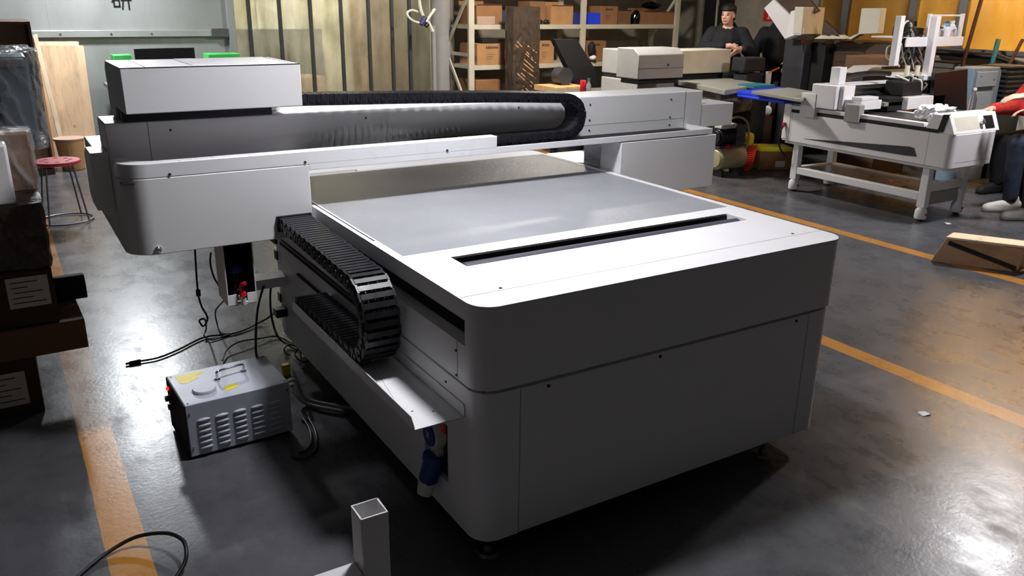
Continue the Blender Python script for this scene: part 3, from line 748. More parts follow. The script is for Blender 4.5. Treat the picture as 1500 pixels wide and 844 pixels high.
# film wrapped machine further back
wmch = thing('wrapped_machine', 'tall machine wrapped in shiny clear stretch film at the left border', 'machine', (-1.15, 4.55, 0))
B('cabinet', 'dark_grey', wmch, (-1.55, -.875, 4.3, 4.9, .04, .72), bevel=.01)
B('base_feet', 'rubber', wmch, (-1.5, -1.42, 4.35, 4.85, 0, .042), (-.96, -.89, 4.35, 4.85, 0, .042))
B('head_unit', 'blue_grey', wmch, (-1.55, -.80, 4.32, 4.8, .725, 1.26), bevel=.02)
B('dark_panel', 'black_gloss', wmch, (-1.5, -.98, 4.305, 4.321, .80, 1.18), bevel=.004)
B('grey_roller', 'grey_paint', wmch, (-1.55, -.82, 4.27, 4.32, 1.20, 1.25), bevel=.012)
m = MB(); m.box(-1.58, -.755, 4.25, 4.94, .70, 1.29); bmesh.ops.subdivide_edges(m.bm, edges=m.bm.edges[:], cuts=11, use_grid_fill=True); m.jitter(.018); m.build('stretch_film', 'clear_film', wmch)

# tall open carton with a leaning panel
oc = thing('open_crate', 'tall open brown crate standing against the steel wall behind the wrapped machine', 'crate', (-1.2, 7.6, 0))
for x in (-.655, -1.85): B('side_panel', 'brown_board', oc, (x, x+.025, 7.2, 7.95, 0, 1.40), bevel=.003)
B('front_board', 'cardboard_pink', oc, (-1.824, -.656, 7.27, 7.28, .05, .42), bevel=.002)
B('top_panel', 'brown_board', oc, (-1.825, -.655, 7.2, 7.95, 1.375, 1.40), bevel=.003)
B('back_panel', 'cardboard_pink', oc, (-1.825, -.655, 7.9, 7.925, 0, 1.374), bevel=.003)
B('bottom_rail', 'brown_board', oc, (-1.825, -.655, 7.2, 7.26, 0, .05), bevel=.003)
def lean(name, mat, label, cat, px, yb, yt, th, ax_z0=0.):
    """board with its foot at yb and its top at yt, outline traced bottom-left, bottom-right, top-right, top-left"""
    bl, br = at(*px[0], 'y', yb), at(*px[1], 'y', yb); tr_, tl = at(*px[2], 'y', yt), at(*px[3], 'y', yt); bl.z = br.z = ax_z0
    m = MB(); d = Vector((0, th, 0)); m.hexa([bl, br, br+d, bl+d], [tl, tr_, tr_+d, tl+d]); return tag(m.build(name, mat, None, bevel=.002), label, cat)
lean('plywood_sheet', 'plywood', 'knotty plywood sheet leaning on the steel wall, wider front one', 'board', [(72, 240), (146, 238), (122, 67), (56, 66)], 7.98, 8.12, .02)
lean('plywood_sheet', 'plywood_pale', 'pale plywood sheet whose top edge shows behind the knotty sheet', 'board', [(70, 238), (130, 238), (115, 61), (54, 61)], 8.05, 8.17, .02)
lean('wood_strip', 'plywood_pale', 'narrow pale wood strip leaning diagonally across the plywood', 'board', [(94, 236), (101, 235), (54, 50), (48, 52)], 7.80, 7.99, .03)
lean('brown_board', 'cardboard_brown', 'narrow brown board leaning beside the crate left of the bucket', 'board', [(70, 242), (83, 241), (54, 70), (46, 72)], 7.6, 7.93, .02)
bk = thing('bucket', 'tan straight-sided bucket on the floor in front of the plywood', 'bucket', (-.455, 7.42, 0))
m = MB(); m.lathe([(.098, 0), (.102, .006), (.128, .285), (.137, .287), (.137, .305), (.128, .305), (.122, .29), (.096, .012), (0.001, .01)], (-.455, 7.42, 0), 28); m.build('tub', 'wood_tan', bk)
m = MB(); m.lathe([(.139, .285), (.142, .296), (.139, .307)], (-.455, 7.42, 0), 28); m.build('rim', 'cardboard_pink', bk)

# stools
SX = 0.
st = thing('stool', 'round red plastic seat stool on thin steel legs, the full one by the bucket', 'stool', (-.695, 5.2, 0))
m = MB(); m.lathe([(.001, .435), (.150, .435), (.163, .442), (.165, .456), (.158, .462), (.001, .462)], (-.695, 5.2, 0), 30); so = m.build('seat', 'pink_red', st)
m = MB()
for k in range(8):
    a = k*PI/4; m = MB(); m.cyl((-.695+.095*math.cos(a), 5.2+.095*math.sin(a), .461), (-.695+.095*math.cos(a), 5.2+.095*math.sin(a), .4632), .016, n=10); m.build('seat_hole', 'black_matte', so)
for k in range(4):
    a = k*PI/2+.9; m = MB(); m.tube([(-.695+.125*math.cos(a), 5.2+.125*math.sin(a), .436), (-.695+.19*math.cos(a), 5.2+.19*math.sin(a), .012)], .0065, n=8, sm=0); m.build('leg', 'dull_steel', st)
m = MB(); m.tube([(-.695+.19*math.cos(k*PI/12), 5.2+.19*math.sin(k*PI/12), .01) for k in range(24)], .0065, n=8, sm=0, closed=True); m.build('foot_ring', 'dull_steel', st)
dup(st, (-1.115, 5.55, 0), .3, 'red stool mostly hidden behind the stacked boxes')

# bench against the wall with a monitor and green boxes painted in place of a green glow
wb_ = thing('wall_bench', 'work bench against the steel wall, hidden behind the printer carriage', 'bench', (.75, 7.85, 0))
B('bench_top', 'bench_grey', wb_, (.0, 1.38, 7.55, 8.2, .72, .76), bevel=.004)
for x, y in ((.03, 7.58), (1.31, 7.58), (.03, 8.12), (1.31, 8.12)): B('leg', 'dark_grey', wb_, (x, x+.04, y, y+.04, 0, .7195))
mo = thing('monitor', 'black flat monitor showing above the printer carriage cover', 'monitor', (.57, 7.75, .76))
B('screen', 'screen_black', mo, (.275, .865, 7.68, 7.71, .80, 1.125), bevel=.004)
B('stand', 'black_plastic', mo, (.54, .60, 7.71, 7.76, .765, 1.0), (.45, .69, 7.65, 7.85, .7605, .772), bevel=.003)
tag(B('green_glow_box', 'green_glow_paint', None, (1.0, 1.34, 7.7, 7.95, .761, 1.055), bevel=.006), 'bright green box standing in for a green glow right of the black monitor', 'bin')
tag(B('green_glow_box', 'green_glow_paint', None, (.08, .255, 7.75, 7.95, .761, 1.06), bevel=.006), 'bright green box standing in for a green glow left of the black monitor', 'bin')
# ---------------------------------------------------------------- column, hose, rack
YC = 8.05
c0, c1 = at(632, 30, 'y', YC).x, at(660, 30, 'y', YC).x; cxm, cr = (c0+c1)/2, (c1-c0)/2
m = MB(); m.cyl((cxm, YC, 0), (cxm, YC, 3.2), cr, n=28); cl = struct(m.build('column', 'grey_paint', None))
m = MB(); m.cyl((c0-.015, YC-.09, 0), (c0-.015, YC-.09, 1.33), .028, n=12); m.build('conduit', 'grey_paint', cl)
YH = YC-.16
hp = lambda *q: [at(x, y, 'y', YH+d) for x, y, d in q]
ho = thing('hose', 'white flexible hose tied in a loose loop hanging in front of the grey column', 'hose', tuple(at(620, 30, 'y', YH)))
m = MB(); m.tube(hp((613, -70, 0), (613, -20, 0), (615, 8, 0), (620, 24, .0), (628, 34, .02), (634, 46, .02)), .021, n=10, sm=8); m.build('tube', 'hose_white', ho)
m = MB(); m.tube(hp((617, 34, -.03), (606, 31, -.03), (598, 24, -.02), (597, 18, 0), (604, 15, .02), (614, 19, .04), (622, 30, .03)), .014, n=10, sm=8); m.build('loop', 'hose_white', ho)
m = MB(); m.tube(hp((624, 32, -.04), (630, 23, -.04), (637, 13, -.04)), .018, n=10, sm=8); m.build('loose_end', 'hose_white', ho)
m = MB(); m.cyl(*hp((616, 36, -.03), (623, 25, -.03)), .034, n=12); m.build('tape_band', 'purple_tape', ho, bevel=.004)
m = MB(); m.cyl(*hp((623, 39, -.03), (627, 34, -.03)), .028, n=12); m.build('knot', 'black_plastic', ho, bevel=.006)

YR0, YR1 = 7.45, 7.98
XL, XM, XE = at(690, 60, 'y', YR0).x, at(853, 60, 'y', YR0).x, at(989, 60, 'y', YR0).x
Z1, Z2, Z3 = at(800, 36, 'y', YR0).z, at(800, 93, 'y', YR0).z, .33
rack = thing('storage_rack', 'cream steel storage rack full of cardboard boxes along the back wall', 'rack', ((XL+XE)/2, (YR0+YR1)/2, 0))
for x in (XL, XM, XE):
    for y in (YR0, YR1): B('upright', 'rack_paint', rack, (x-.038, x+.038, y-.02, y+.02, 0, 2.3), bevel=.004)
for z in (Z3, Z2, Z1, 1.95):
    for a, b in ((XL, XM), (XM, XE)):
        s_ = B('shelf', 'rack_paint', rack, (a+.039, b-.039, YR0-.012, YR0+.02, z-.055, z), (a+.039, b-.039, YR0+.021, YR1-.0, z-.02, z), bevel=.002)
for x in (XL, XE):
    for (y0, z0), (y1, z1) in (((YR0, 1.36), (YR1, .98)), ((YR1, .96), (YR0, .25)), ((YR1, 1.9), (YR0, 1.38)) ):
        pass
    m = MB(); m.bar((x-.05, YR0, 1.68), (x-.05, YR1-.02, 1.13), .02, .04); m.build('brace', 'rack_paint', rack)
    m = MB(); m.bar((x-.05, YR1-.02, .95), (x-.05, YR0, .35), .02, .04); m.build('brace', 'rack_paint', rack)
    for z in (1.0, Z1-.03, Z2-.02): B('side_rail', 'rack_paint', rack, (x-.03, x-.005, YR0+.022, YR1-.022, z-.02, z+.02), bevel=.003)

def rbox(mat, x0, x1, ytop, z, label, name='cardboard_box', depth=.34, dy=.03, print_=True, open_=False, group=None, cat='box'):
    """carton on a rack shelf: photo columns x0..x1, its top at photo row ytop"""
    yf = YR0+dy; a, b = at(x0, 60, 'y', yf).x, at(x1, 60, 'y', yf).x; zt = at((x0+x1)/2, ytop, 'y', yf).z
    t = thing(name, label, cat, ((a+b)/2, yf+depth/2, z), 0, group); z += .001
    if open_:
        B('body', mat, t, (a, b, yf, yf+.006, z, zt), (a, b, yf+depth-.006, yf+depth, z, zt), (a, a+.006, yf+.006, yf+depth-.006, z, zt), (b-.006, b, yf+.006, yf+depth-.006, z, zt), (a+.006, b-.006, yf+.006, yf+depth-.006, z, z+.006))
        m = MB(); m.hexa([(a, yf, zt), (b, yf, zt), (b, yf+.004, zt), (a, yf+.004, zt)], [(a+.01, yf-.02, zt+.012), (b-.01, yf-.02, zt+.012), (b-.01, yf-.016, zt+.014), (a+.01, yf-.016, zt+.014)])
        m.build('flap', mat, t)
        m = MB(); m.hexa([(a, yf+depth-.004, zt), (b, yf+depth-.004, zt), (b, yf+depth, zt), (a, yf+depth, zt)], [(a, yf+depth+.01, zt+.05), (b, yf+depth+.01, zt+.05), (b, yf+depth+.014, zt+.05), (a, yf+depth+.014, zt+.05)])
        m.build('flap', mat, t)
    else:
        B('body', mat, t, (a, b, yf, yf+depth, z, zt), bevel=.004)
    if print_:
        w, h = b-a, zt-z
        m = MB(); x = a+w*.3
        for k in range(6): m.box(x, x+w*.045, yf-.001, yf+.001, zt-h*.24, zt-h*.13); x += w*.07
        for k in range(3): m.box(a+w*.3, a+w*(.6-.05*k), yf-.001, yf+.001, zt-h*(.5+.1*k)-.004, zt-h*(.5+.1*k))
        m.build('box_print', 'print_ink', t)
    return t
rbox('cardboard', 699, 742, 64, Z2, 'printed brown carton in the left bay of the middle rack shelf', depth=.47)
rbox('black_matte', 707, 730, 57, at(700, 64, 'y', YR0).z, 'black tray lying on top of the printed carton on the middle shelf', 'tray', .25, .06, False, cat='tray')
rbox('cardboard_dark', 742, 752, 68, Z2, 'dark carton squeezed between printed carton and wrapped tall package', print_=False, dy=.1)
rbox('cardboard', 787, 812, 60, Z2, 'printed brown carton right of the tall wrapped package on the middle shelf')
rbox('cardboard_brown', 860, 888, 60, Z2, 'brown carton on the middle shelf beside the hanging black and white bag')
rbox('cardboard_brown', 698, 735, 8, Z1, 'open brown carton at the left end of the top visible shelf', open_=True, print_=False, depth=.46)
rbox('cardboard_pink', 699, 725, 24, Z1, 'small carton with raised flap in front of the open brown carton', dy=-.005, depth=.03, print_=False)
rbox('denim', 735, 749, 15, Z1, 'dark green cloth bundle on the top visible shelf beside the tall wrapped package', 'cloth_bundle', .2, .05, False, cat='cloth')
rbox('cardboard_brown', 776, 798, 2, Z1, 'tall brown carton rising behind the wrapped package on the top visible shelf', dy=.12, depth=.3, print_=False)
rbox('cardboard', 806, 838, 9, Z1, 'open carton with white string near the middle of the top visible shelf', open_=True, print_=False)
rbox('navy_plastic', 839, 848, 19, Z1, 'narrow dark bin against the middle upright of the top visible shelf', 'bin', .2, .05, False, cat='bin')
rbox('blue_plastic', 861, 878, 19, Z1, 'bright blue plastic bin right of the middle upright', 'bin', .25, .03, False, cat='bin')
rbox('cardboard_brown', 878, 903, 9, Z1, 'upright printed carton beside the bright blue bin')
rbox('cardboard_dark', 904, 922, 16, Z1, 'low open carton between the upright printed carton and the black bag', open_=True, print_=False)
rbox('cardboard_brown', 940, 984, 18, Z1, 'wide open carton with white label at the right end of the top visible shelf', open_=True, print_=False)
for px, py, pr_, lab in ((931, 27, (.08, .07, .11), 'black bag slumped left of the wide labelled carton on the top shelf'), (955, 8, (.19, .1, .05), 'black plastic sheet bunched on top of the wide labelled carton')):
    m = MB(); c = at(px, py, 'y', YR0+.14); m.ell(c, pr_, 12, 9); m.jitter(.012); tag(m.build('black_bag', 'black_gloss', None, sub=1), lab, 'bag')
m = MB(); a = at(787, 36, 'y', YR0+.04); b = at(814, 31, 'y', YR0+.04)
for k in range(5):
    t_ = k/4; m.ell((a.x+(b.x-a.x)*t_, YR0+.06+.02*(k % 2), Z1+.03), (.035, .03, .03), 10, 7)
tag(m.build('black_tool', 'black_plastic', None), 'black hand tool lying on the top visible shelf right of the tall wrapped package', 'tool')
m = MB(); c = at(864, 62, 'y', YR0+.02); m.ell((c.x, YR0-.03, Z2+.17), (.06, .05, .10), 12, 9); m.jitter(.008)
hb = tag(m.build('helmet_bag', 'black_matte', None, sub=1), 'black and white bag hanging at the middle upright above the middle shelf', 'bag')
m = MB(); m.ell((c.x+.02, YR0-.035, Z2+.06), (.05, .045, .035), 12, 8); m.build('white_lining', 'paper', hb)
rbox('cardboard_brown', 697, 736, 117, Z3, 'red-brown carton on the lowest shelf just above the cable chain', print_=False, depth=.46)

# tall wrapped package in front of the rack
YP = 7.05
a, b = at(753, 60, 'y', YP).x, at(788, 60, 'y', YP).x; zt = at(770, 14, 'y', YP).z
tp = thing('tall_package', 'tall narrow package in dark stretch film standing before the rack', 'package', ((a+b)/2, YP+.1, 0))
B('board', 'brown_board', tp, (a, b, YP, YP+.16, 0, zt), bevel=.012)
rf = random.Random(5)
for k in range(11):
    z = .40+k*.062; o1 = rf.uniform(0, .09); m = MB(); m.bar((a+.012+o1, YP-.012, z+.24-o1), (b-.012-rf.uniform(0, .08), YP-.012, z+.02), .007, .009); m.build('sheen_streak', 'wood_tan', tp)  # tan bars painted in for the sheen along the film folds
m = MB(); m.box(a-.018, b+.018, YP-.015, YP+.18, .0, zt+.03); bmesh.ops.subdivide_edges(m.bm, edges=m.bm.edges[:], cuts=13, use_grid_fill=True); m.jitter(.006); m.build('stretch_film', 'brown_film', tp)
m = MB(); m.cyl((b+.035, YP+.03, 0), (b+.035, YP+.03, .62), .014, n=10); tag(m.build('wooden_rod', 'wood_tan', None), 'thin wooden rod upright at the right side of the tall wrapped package', 'rod')

# ---------------------------------------------------------------- second flatbed printer behind (on a stand)
p3 = thing('flatbed_printer', 'white and grey flatbed printer standing behind the gantry, its bed pointing right', 'printer', (5.3, 5.0, 0))
X3, G3 = 4.75, 5.1
def q3(m, pts, ax, val, th): slab(m, pts, ax, val, th)
m = MB(); m.box(X3, X3+.55, G3, G3+.62, at(900, 108, 'x', X3).z, at(878, 70, 'x', X3).z); m.build('end_housing', 'grey_paint', p3, bevel=.01)
m = MB(); m.box(X3+.01, X3+.5, G3+.01, G3+.6, .86, at(900, 108, 'x', X3).z-.001); m.build('gap_band', 'black_matte', p3)
m = MB(); m.box(X3, X3+.52, G3+.0, G3+.62, .70, .859); m.build('lower_housing', 'grey_paint', p3, bevel=.01)
GX = at(1070, 90, 'y', G3).x
zb, zt = at(1035, 107, 'y', G3).z, at(1035, 73, 'y', G3).z
m = MB(); m.box(X3+.552, GX, G3, G3+.35, zb, zt); m.build('gantry_beam', 'cream_paint', p3, bevel=.008)
B('beam_gap', 'black_matte', p3, (X3+.56, GX-.05, G3+.05, G3+.3, zb-.09, zb-.001))
yh = G3-.36; xa, xb = at(936, 90, 'y', yh).x, at(1002, 90, 'y', yh).x; z0, z1, z2 = at(970, 115, 'y', yh).z, at(970, 80, 'y', yh).z, at(970, 70, 'y', yh+.12).z
m = MB(); m.prism([(yh, z0), (yh, z1), (yh+.09, z2), (yh+.35, z2), (yh+.35, z0)], 'x', xa, xb); h3 = m.build('carriage_cover', 'grey_paint', p3, bevel=.008)
B('cover_seam', 'dark_grey', h3, (xa-.001, xb+.001, yh-.0012, yh+.002, z0+(z1-z0)*.42, z0+(z1-z0)*.42+.006))
m = MB(); c = at(978, 95, 'y', yh); m.cyl((c.x, yh-.001, c.z), (c.x, yh-.012, c.z), .012, n=12); m.build('cover_knob', 'chrome', h3)
B('carriage_head', 'black_matte', p3, (xa+.05, xb-.02, yh+.05, yh+.33, .855, z0-.001))
zbed = .845
A_, B_, C_ = at(945, 108, 'z', zbed+.0), at(1062, 132, 'z', zbed), at(1118, 123, 'z', zbed)
D4 = A_+(C_-B_)
m = MB(); dn = Vector((0, 0, -.05)); m.hexa([A_+dn, B_+dn, C_+dn, D4+dn], [A_, B_, C_, D4]); m.build('print_bed', 'bench_grey', p3, bevel=.006)
inn = lambda v, k, dz: (A_+B_+C_+D4)/4+(v-(A_+B_+C_+D4)/4)*k+Vector((0, 0, dz))
m = MB(); m.hexa([inn(v, .86, -.28) for v in (A_, B_, C_, D4)], [inn(v, .86, -.051) for v in (A_, B_, C_, D4)]); m.build('bed_cabinet', 'bench_brown', p3, bevel=.006)
B('stand_top', 'bench_brown', p3, (4.2, X3+.62, 4.9, 6.05, .64, .699), bevel=.004)
for x, y in ((4.30, 5.95), (4.66, 5.95), (4.30, 5.0), (5.3, 5.0)): B('leg', 'black_matte', p3, (x-.03, x+.03, y-.03, y+.03, 0, .639))
for v in (B_, C_): 
    c = inn(v, .8, 0); B('leg', 'black_matte', p3, (c.x-.03, c.x+.03, c.y-.03, c.y+.03, 0, zbed-.281))

# things on the stand left of it
m = MB(); c = at(854, 141, 'y', 5.6); z0 = .70; m.lathe([(.03, z0), (.033, z0+.006), (.033, z0+.155), (.027, z0+.168), (.001, z0+.168)], (4.5, 5.45, 0), 18)
can = m.build('red_can', 'red_plastic', None)
cpos = at(854, 131, 'y', 5.3); can.location = (cpos.x, 5.3, .70)
tag(can, 'small red drink can beside the bottle behind the gantry beam', 'can')
b3 = thing('bottle', 'small pale bottle with green cap right of the red can', 'bottle', (0, 0, 0))
m = MB(); m.lathe([(.022, 0), (.026, .006), (.026, .12), (.012, .15), (.012, .165)], (0, 0, 0), 16); m.build('bottle_body', 'bottle_clear', b3)
m = MB(); m.cyl((0, 0, .166), (0, 0, .19), .014, n=14); m.build('cap', 'bottle_green', b3)
cpos = at(862, 131, 'y', 5.25); b3.location = (cpos.x, 5.25, .70)
m = MB(); m.tube([at(843, 136, 'y', 5.2), at(848, 132, 'y', 5.2), at(845, 128, 'y', 5.25)], .018, n=8); 
# black leaning lid
m = MB(); slab(m, [(812, 57), (846, 58), (873, 103), (873, 150), (860, 150), (842, 120)], 'y', 6.4, .10)
lid = m.build('black_board', 'black_matte', None, bevel=.006); tag(lid, 'large black board standing tilted left of the second printer', 'board')
m = MB(); xx = at(860, 140, 'y', 6.4); m.box(xx.x-.12, xx.x+.12, 6.35, 6.6, 0, xx.z-.06)
lb = m.build('board_support', 'black_matte', lid)
rl = MB(); cc = at(829, 112, 'y', 6.3); rl.lathe([(.05, 0), (.1, 0), (.1, .16), (.05, .16), (.05, 0)], (cc.x, 6.3, cc.z), 20, 'y'); ro_ = rl.build('film_roll', 'dark_grey', None); tag(ro_, 'dark grey roll lying on the tan table beside the large black board', 'roll')
stand('parts_table', 'wood_tan', 'low tan table top showing behind the cable chain bend', 'table', (at(800, 125, 'y', 6.3).x, 6.1, cc.z-.16), (at(848, 125, 'y', 6.3).x, 6.55, cc.z-.101))

# white panel lying on the floor behind the gantry
pa = at(770, 232, 'z', .1); 
m = MB(); v = [at(790, 236, 'z', .12), at(866, 238, 'z', .12), at(866, 219, 'z', .12), at(790, 226, 'z', .12)]
m.hexa([q-Vector((0, 0, .118)) for q in v], v); tag(m.build('white_board', 'white_paint', None, bevel=.004), 'white boxed panel lying on the floor behind the right gantry leg', 'panel')

# compressor
cpx, cpy = 5.17, 4.13
co = thing('air_compressor', 'small tan tank air compressor on the floor right of the gantry', 'compressor', (cpx, cpy, 0))
m = MB(); m.lathe([(.02, -.22), (.09, -.215), (.12, -.185), (.125, -.13), (.125, .13), (.12, .185), (.09, .215), (.02, .22)], (cpx, cpy, .19), 24, 'x'); m.build('tank', 'tan_tank', co)
for x in (-.16, .16): B('foot', 'rubber', co, (cpx+x-.02, cpx+x+.02, cpy-.1, cpy+.1, 0, .075))
m = MB(); m.cyl((cpx-.20, cpy, .42), (cpx+.02, cpy, .42), .085, n=20); m.cyl((cpx-.225, cpy, .42), (cpx-.2, cpy, .42), .07, n=20); m.build('motor', 'black_plastic', co, bevel=.006)
m = MB(); m.box(cpx+.03, cpx+.17, cpy-.07, cpy+.07, .33, .50); m.box(cpx+.02, cpx+.18, cpy-.08, cpy+.08, .50, .54)
for k in range(5): m.box(cpx+.015, cpx+.185, cpy-.085, cpy+.085, .36+k*.025, .366+k*.025)
m.build('cylinder_block', 'dull_steel', co)
B('base_plate', 'dull_steel', co, (cpx-.22, cpx+.2, cpy-.07, cpy+.07, .318, .33)); 
m = MB(); m.cyl((cpx-.08, cpy-.06, .31), (cpx-.08, cpy-.075, .335), .03, n=14); m.build('gauge', 'red_plastic', co)
m = MB(); m.tube([(cpx-.1, cpy-.02, .5), (cpx-.05, cpy-.02, .6), (cpx+.1, cpy-.03, .62), (cpx+.22, cpy-.04, .55), (cpx+.25, cpy-.05, .38), (cpx+.2, cpy-.06, .25)], .012, n=8); m.build('pipe', 'tan_tank', co)
m = MB(); m.box(cpx-.2, cpx+.05, cpy-.06, cpy+.06, .511, .56); m.build('motor_cover', 'ivory_plastic', co, bevel=.012)
for o_c in [co]: o_c.scale = (.88, .88, .92)
m = MB(); cc = at(1092, 243, 'z', .05); n_ = 150
m.tube([Vector((cc.x+.07*math.cos(k*.5)-.02, cc.y+.05*math.sin(k*.5)-.02-k*.0003, .02+k*.0017)) for k in range(n_)], .008, n=6, sm=0)
tag(m.build('coiled_hose', 'red_hose', None), 'bright orange-red coiled air hose heaped beside the compressor', 'hose')
cc = at(1103, 232, 'z', 0.08)
tb = thing('tool_box', 'small black tool box on the floor behind the coiled hose', 'tool box', (cc.x+.1, cc.y+.3, 0))
B('body', 'black_plastic', tb, (cc.x-.02, cc.x+.24, cc.y+.2, cc.y+.4, 0, .15), bevel=.01)
m = MB(); m.tube([(cc.x+.03, cc.y+.3, .15), (cc.x+.05, cc.y+.3, .2), (cc.x+.17, cc.y+.3, .2), (cc.x+.19, cc.y+.3, .15)], .01, n=8); m.build('handle', 'black_plastic', tb)

# worktable with blue edge
tt = thing('work_table', 'bright blue edged table on black legs right of the second printer', 'table', (6.4, 4.4, 0))
ztb = .83
t0, t1, t2, t3 = at(1080, 133, 'z', ztb), at(1150, 143, 'z', ztb), at(1200, 137, 'z', ztb), at(1140, 127, 'z', ztb)
dn = Vector((0, 0, -.03)); m = MB(); m.hexa([v+dn for v in (t0, t1, t2, t3)], [t0, t1, t2, t3]); m.build('table_top', 'blue_plastic', tt, bevel=.004)
u0, u1, u2, u3 = at(1101, 133, 'z', ztb+.03), at(1172, 145, "z", ztb+.03), at(1204, 136, 'z', ztb+.03), at(1155, 128, 'z', ztb+.03)
m = MB(); m.hexa([v+Vector((0, 0, -.029)) for v in (u0, u1, u2, u3)], [u0, u1, u2, u3]); tag(m.build('metal_sheet', 'bench_grey', None, bevel=.004), 'grey flat sheet lying on the blue edged table', 'sheet')
dd = Vector((0, 0, -.031)); m = MB(); m.hexa([v+dd+Vector((0, 0, -.03)) for v in (t0, t1, t2, t3)], [v+dd for v in (t0, t1, t2, t3)]); m.build('table_edge', 'blue_plastic', tt, bevel=.01)
for px, py in ((1092, 235), (1108, 226), (1128, 215)):
    q = at(px, py, 'z', 0); B('leg', 'black_matte', tt, (q.x-.035, q.x+.035, q.y-.035, q.y+.035, 0, ztb-.062))
q = at(1150, 200, 'z', 0)
m = MB(); m.tube([at(1093, 138, 'y', 4.95), at(1093, 152, 'y', 4.95), at(1098, 160, 'y', 4.95), at(1110, 162, 'y', 4.95), at(1125, 162, 'y', 4.95)], .055, n=14)
ep = m.build('duct_elbow', 'paper', None); tag(ep, 'white duct elbow under the blue edged table', 'duct')
m = MB(); z = at(1110, 167, 'y', 4.95).z; m.box(at(1100, 162, 'y', 4.95).x, at(1125, 162, 'y', 4.95).x, 4.87, 5.03, 0, z-.02); m.build('duct_stand', 'brown_board', ep)
tag(B('teal_sheet', 'teal', None, (t3.x-.42, t3.x-.12, t3.y-.06, t3.y+.16, ztb+.001, ztb+.03)), 'teal edged sheet on the table beside the second printer bed', 'sheet')

# cardboard carton with yellow tape under the blue grey machine corner
q0 = q1 = at(1150, 250, 'z', 0)
cb = thing('taped_carton', 'brown carton wrapped with yellow tape on the floor left of the right-hand machine', 'box', ((q0.x+q1.x)/2, (q0.y+q1.y)/2+.2, 0), R(-28))
T = wm(cb); m = MB(); m.T = T; m.box(-.17, .17, -.13, .15, 0, .22); m.build('body', 'cardboard_brown', cb, bevel=.006)
m = MB(); m.T = T; m.box(-.174, .174, -.134, .154, .19, .226); m.build('yellow_wrap', 'yellow_tape', cb, bevel=.004)
m = MB(); m.T = T; m.box(.0, .10, -.132, -.128, .03, .09); m.build('paper_label', 'label_paper', cb)
tag(stand('yellow_film_roll', 'yellow_tape', 'crumpled yellow film bundle behind the taped carton', 'film', (q0.x-.2, q0.y+.48, 0), (q0.x+.05, q0.y+.62, .33), bevel=.05), 'crumpled yellow film bundle behind the taped carton', 'film')

# black cabinet machine with raised white lids
XK = 6.9
km = thing('lidded_machine', 'black cabinet machine with raised white V-shaped lids in front of the amber windows', 'machine', (7.2, 4.3, 0))
def onx(m, pts, x, th): slab(m, pts, 'x', x, th)
def atx(px, py): return at(px, py, 'x', XK)
def kslab(name, mat, pts, off=0., th=.05, par=None, bevel=.004):
    m = MB(); slab(m, pts, 'x', XK+off, th); return m.build(name, mat, par or km, bevel=bevel)
a, b = atx(1180, 60), atx(1150, 60); 
m = MB(); m.box(XK, XK+.55, min(a.y, b.y), max(a.y, b.y), 0, at(1165, 58, 'x', XK).z); m.build('cabinet', 'dark_grey', km, bevel=.01)
a2 = atx(1200, 60); m = MB(); m.box(XK+.12, XK+.55, a2.y, min(a.y, b.y)-.001, 0, at(1190, 62, 'x', XK+.1).z); m.build('side_cabinet', 'black_matte', km, bevel=.01)
a3 = atx(1290, 60); m = MB(); m.box(XK+.25, XK+.85, a3.y-.1, a2.y-.001, .62, at(1240, 60, 'x', XK+.25).z); dk = m.build('drawer_unit', 'brown_board', km, bevel=.006)
for k in range(2):
    zz = at(1220, 68+k*12, 'x', XK+.25).z; B('drawer', 'brown_board', dk, (XK+.243, XK+.249, a2.y-.42, a2.y-.05, zz-.07, zz), bevel=.003)
B('lower_block', 'black_matte', km, (XK+.2, XK+.8, a3.y-.15, a2.y-.001, 0, .619), bevel=.01)
kslab('left_flap', 'white_paint', [(1119, 12), (1133, -1), (1162, 27), (1150, 58)], -.02, .04)
kslab('flap_lining', 'brown_board', [(1134, 0), (1185, -2), (1200, 16), (1165, 34), (1158, 24)], .03, .03)
fl_ = kslab('front_lid', 'white_paint', [(1150, 58), (1158, 17), (1178, 10), (1175, 50), (1160, 58)], -.12, .03)
yk = at(1177, 30, 'x', XK-.12).y
m = MB(); slab(m, [(1177, 10), (1209, 11), (1204, 50), (1174, 50)], 'y', yk, .12); m.build('lid_face', 'cream_paint', fl_, bevel=.006)
m = MB(); slab(m, [(1156, 58), (1174, 51), (1204, 51), (1196, 57)], 'y', yk+.01, .08); m.build('lid_underside', 'dark_grey', fl_)
kslab('lid_lining', 'brown_board', [(1207, 30), (1232, 54), (1204, 53)], .0, .05)
kslab('hinge_panel', 'cream_paint', [(1192, 57), (1203, 51), (1229, 51), (1240, 57)], .0, .1)
kslab('rear_lid', 'cream_paint', [(1238, 57), (1257, 49), (1262, 12), (1291, 12), (1286, 49), (1259, 50), (1246, 58)], .05, .09)
m = MB(); c = at(1177, 60, 'x', XK-.01); m.cyl(c, c+Vector((-.02, 0, 0)), .022, n=12); m.build('stop_button', 'red_plastic', km, bevel=.003)
# brown boxes beside it
tag(B('brown_case', 'cardboard_dark', None, (XK-.5, XK+.02, at(1302, 90, 'x', XK-.5).y, at(1238, 90, 'x', XK-.5).y, 0, at(1260, 82, 'x', XK-.5).z), bevel=.01), 'large brown carton standing in front of the drawer unit', 'box')
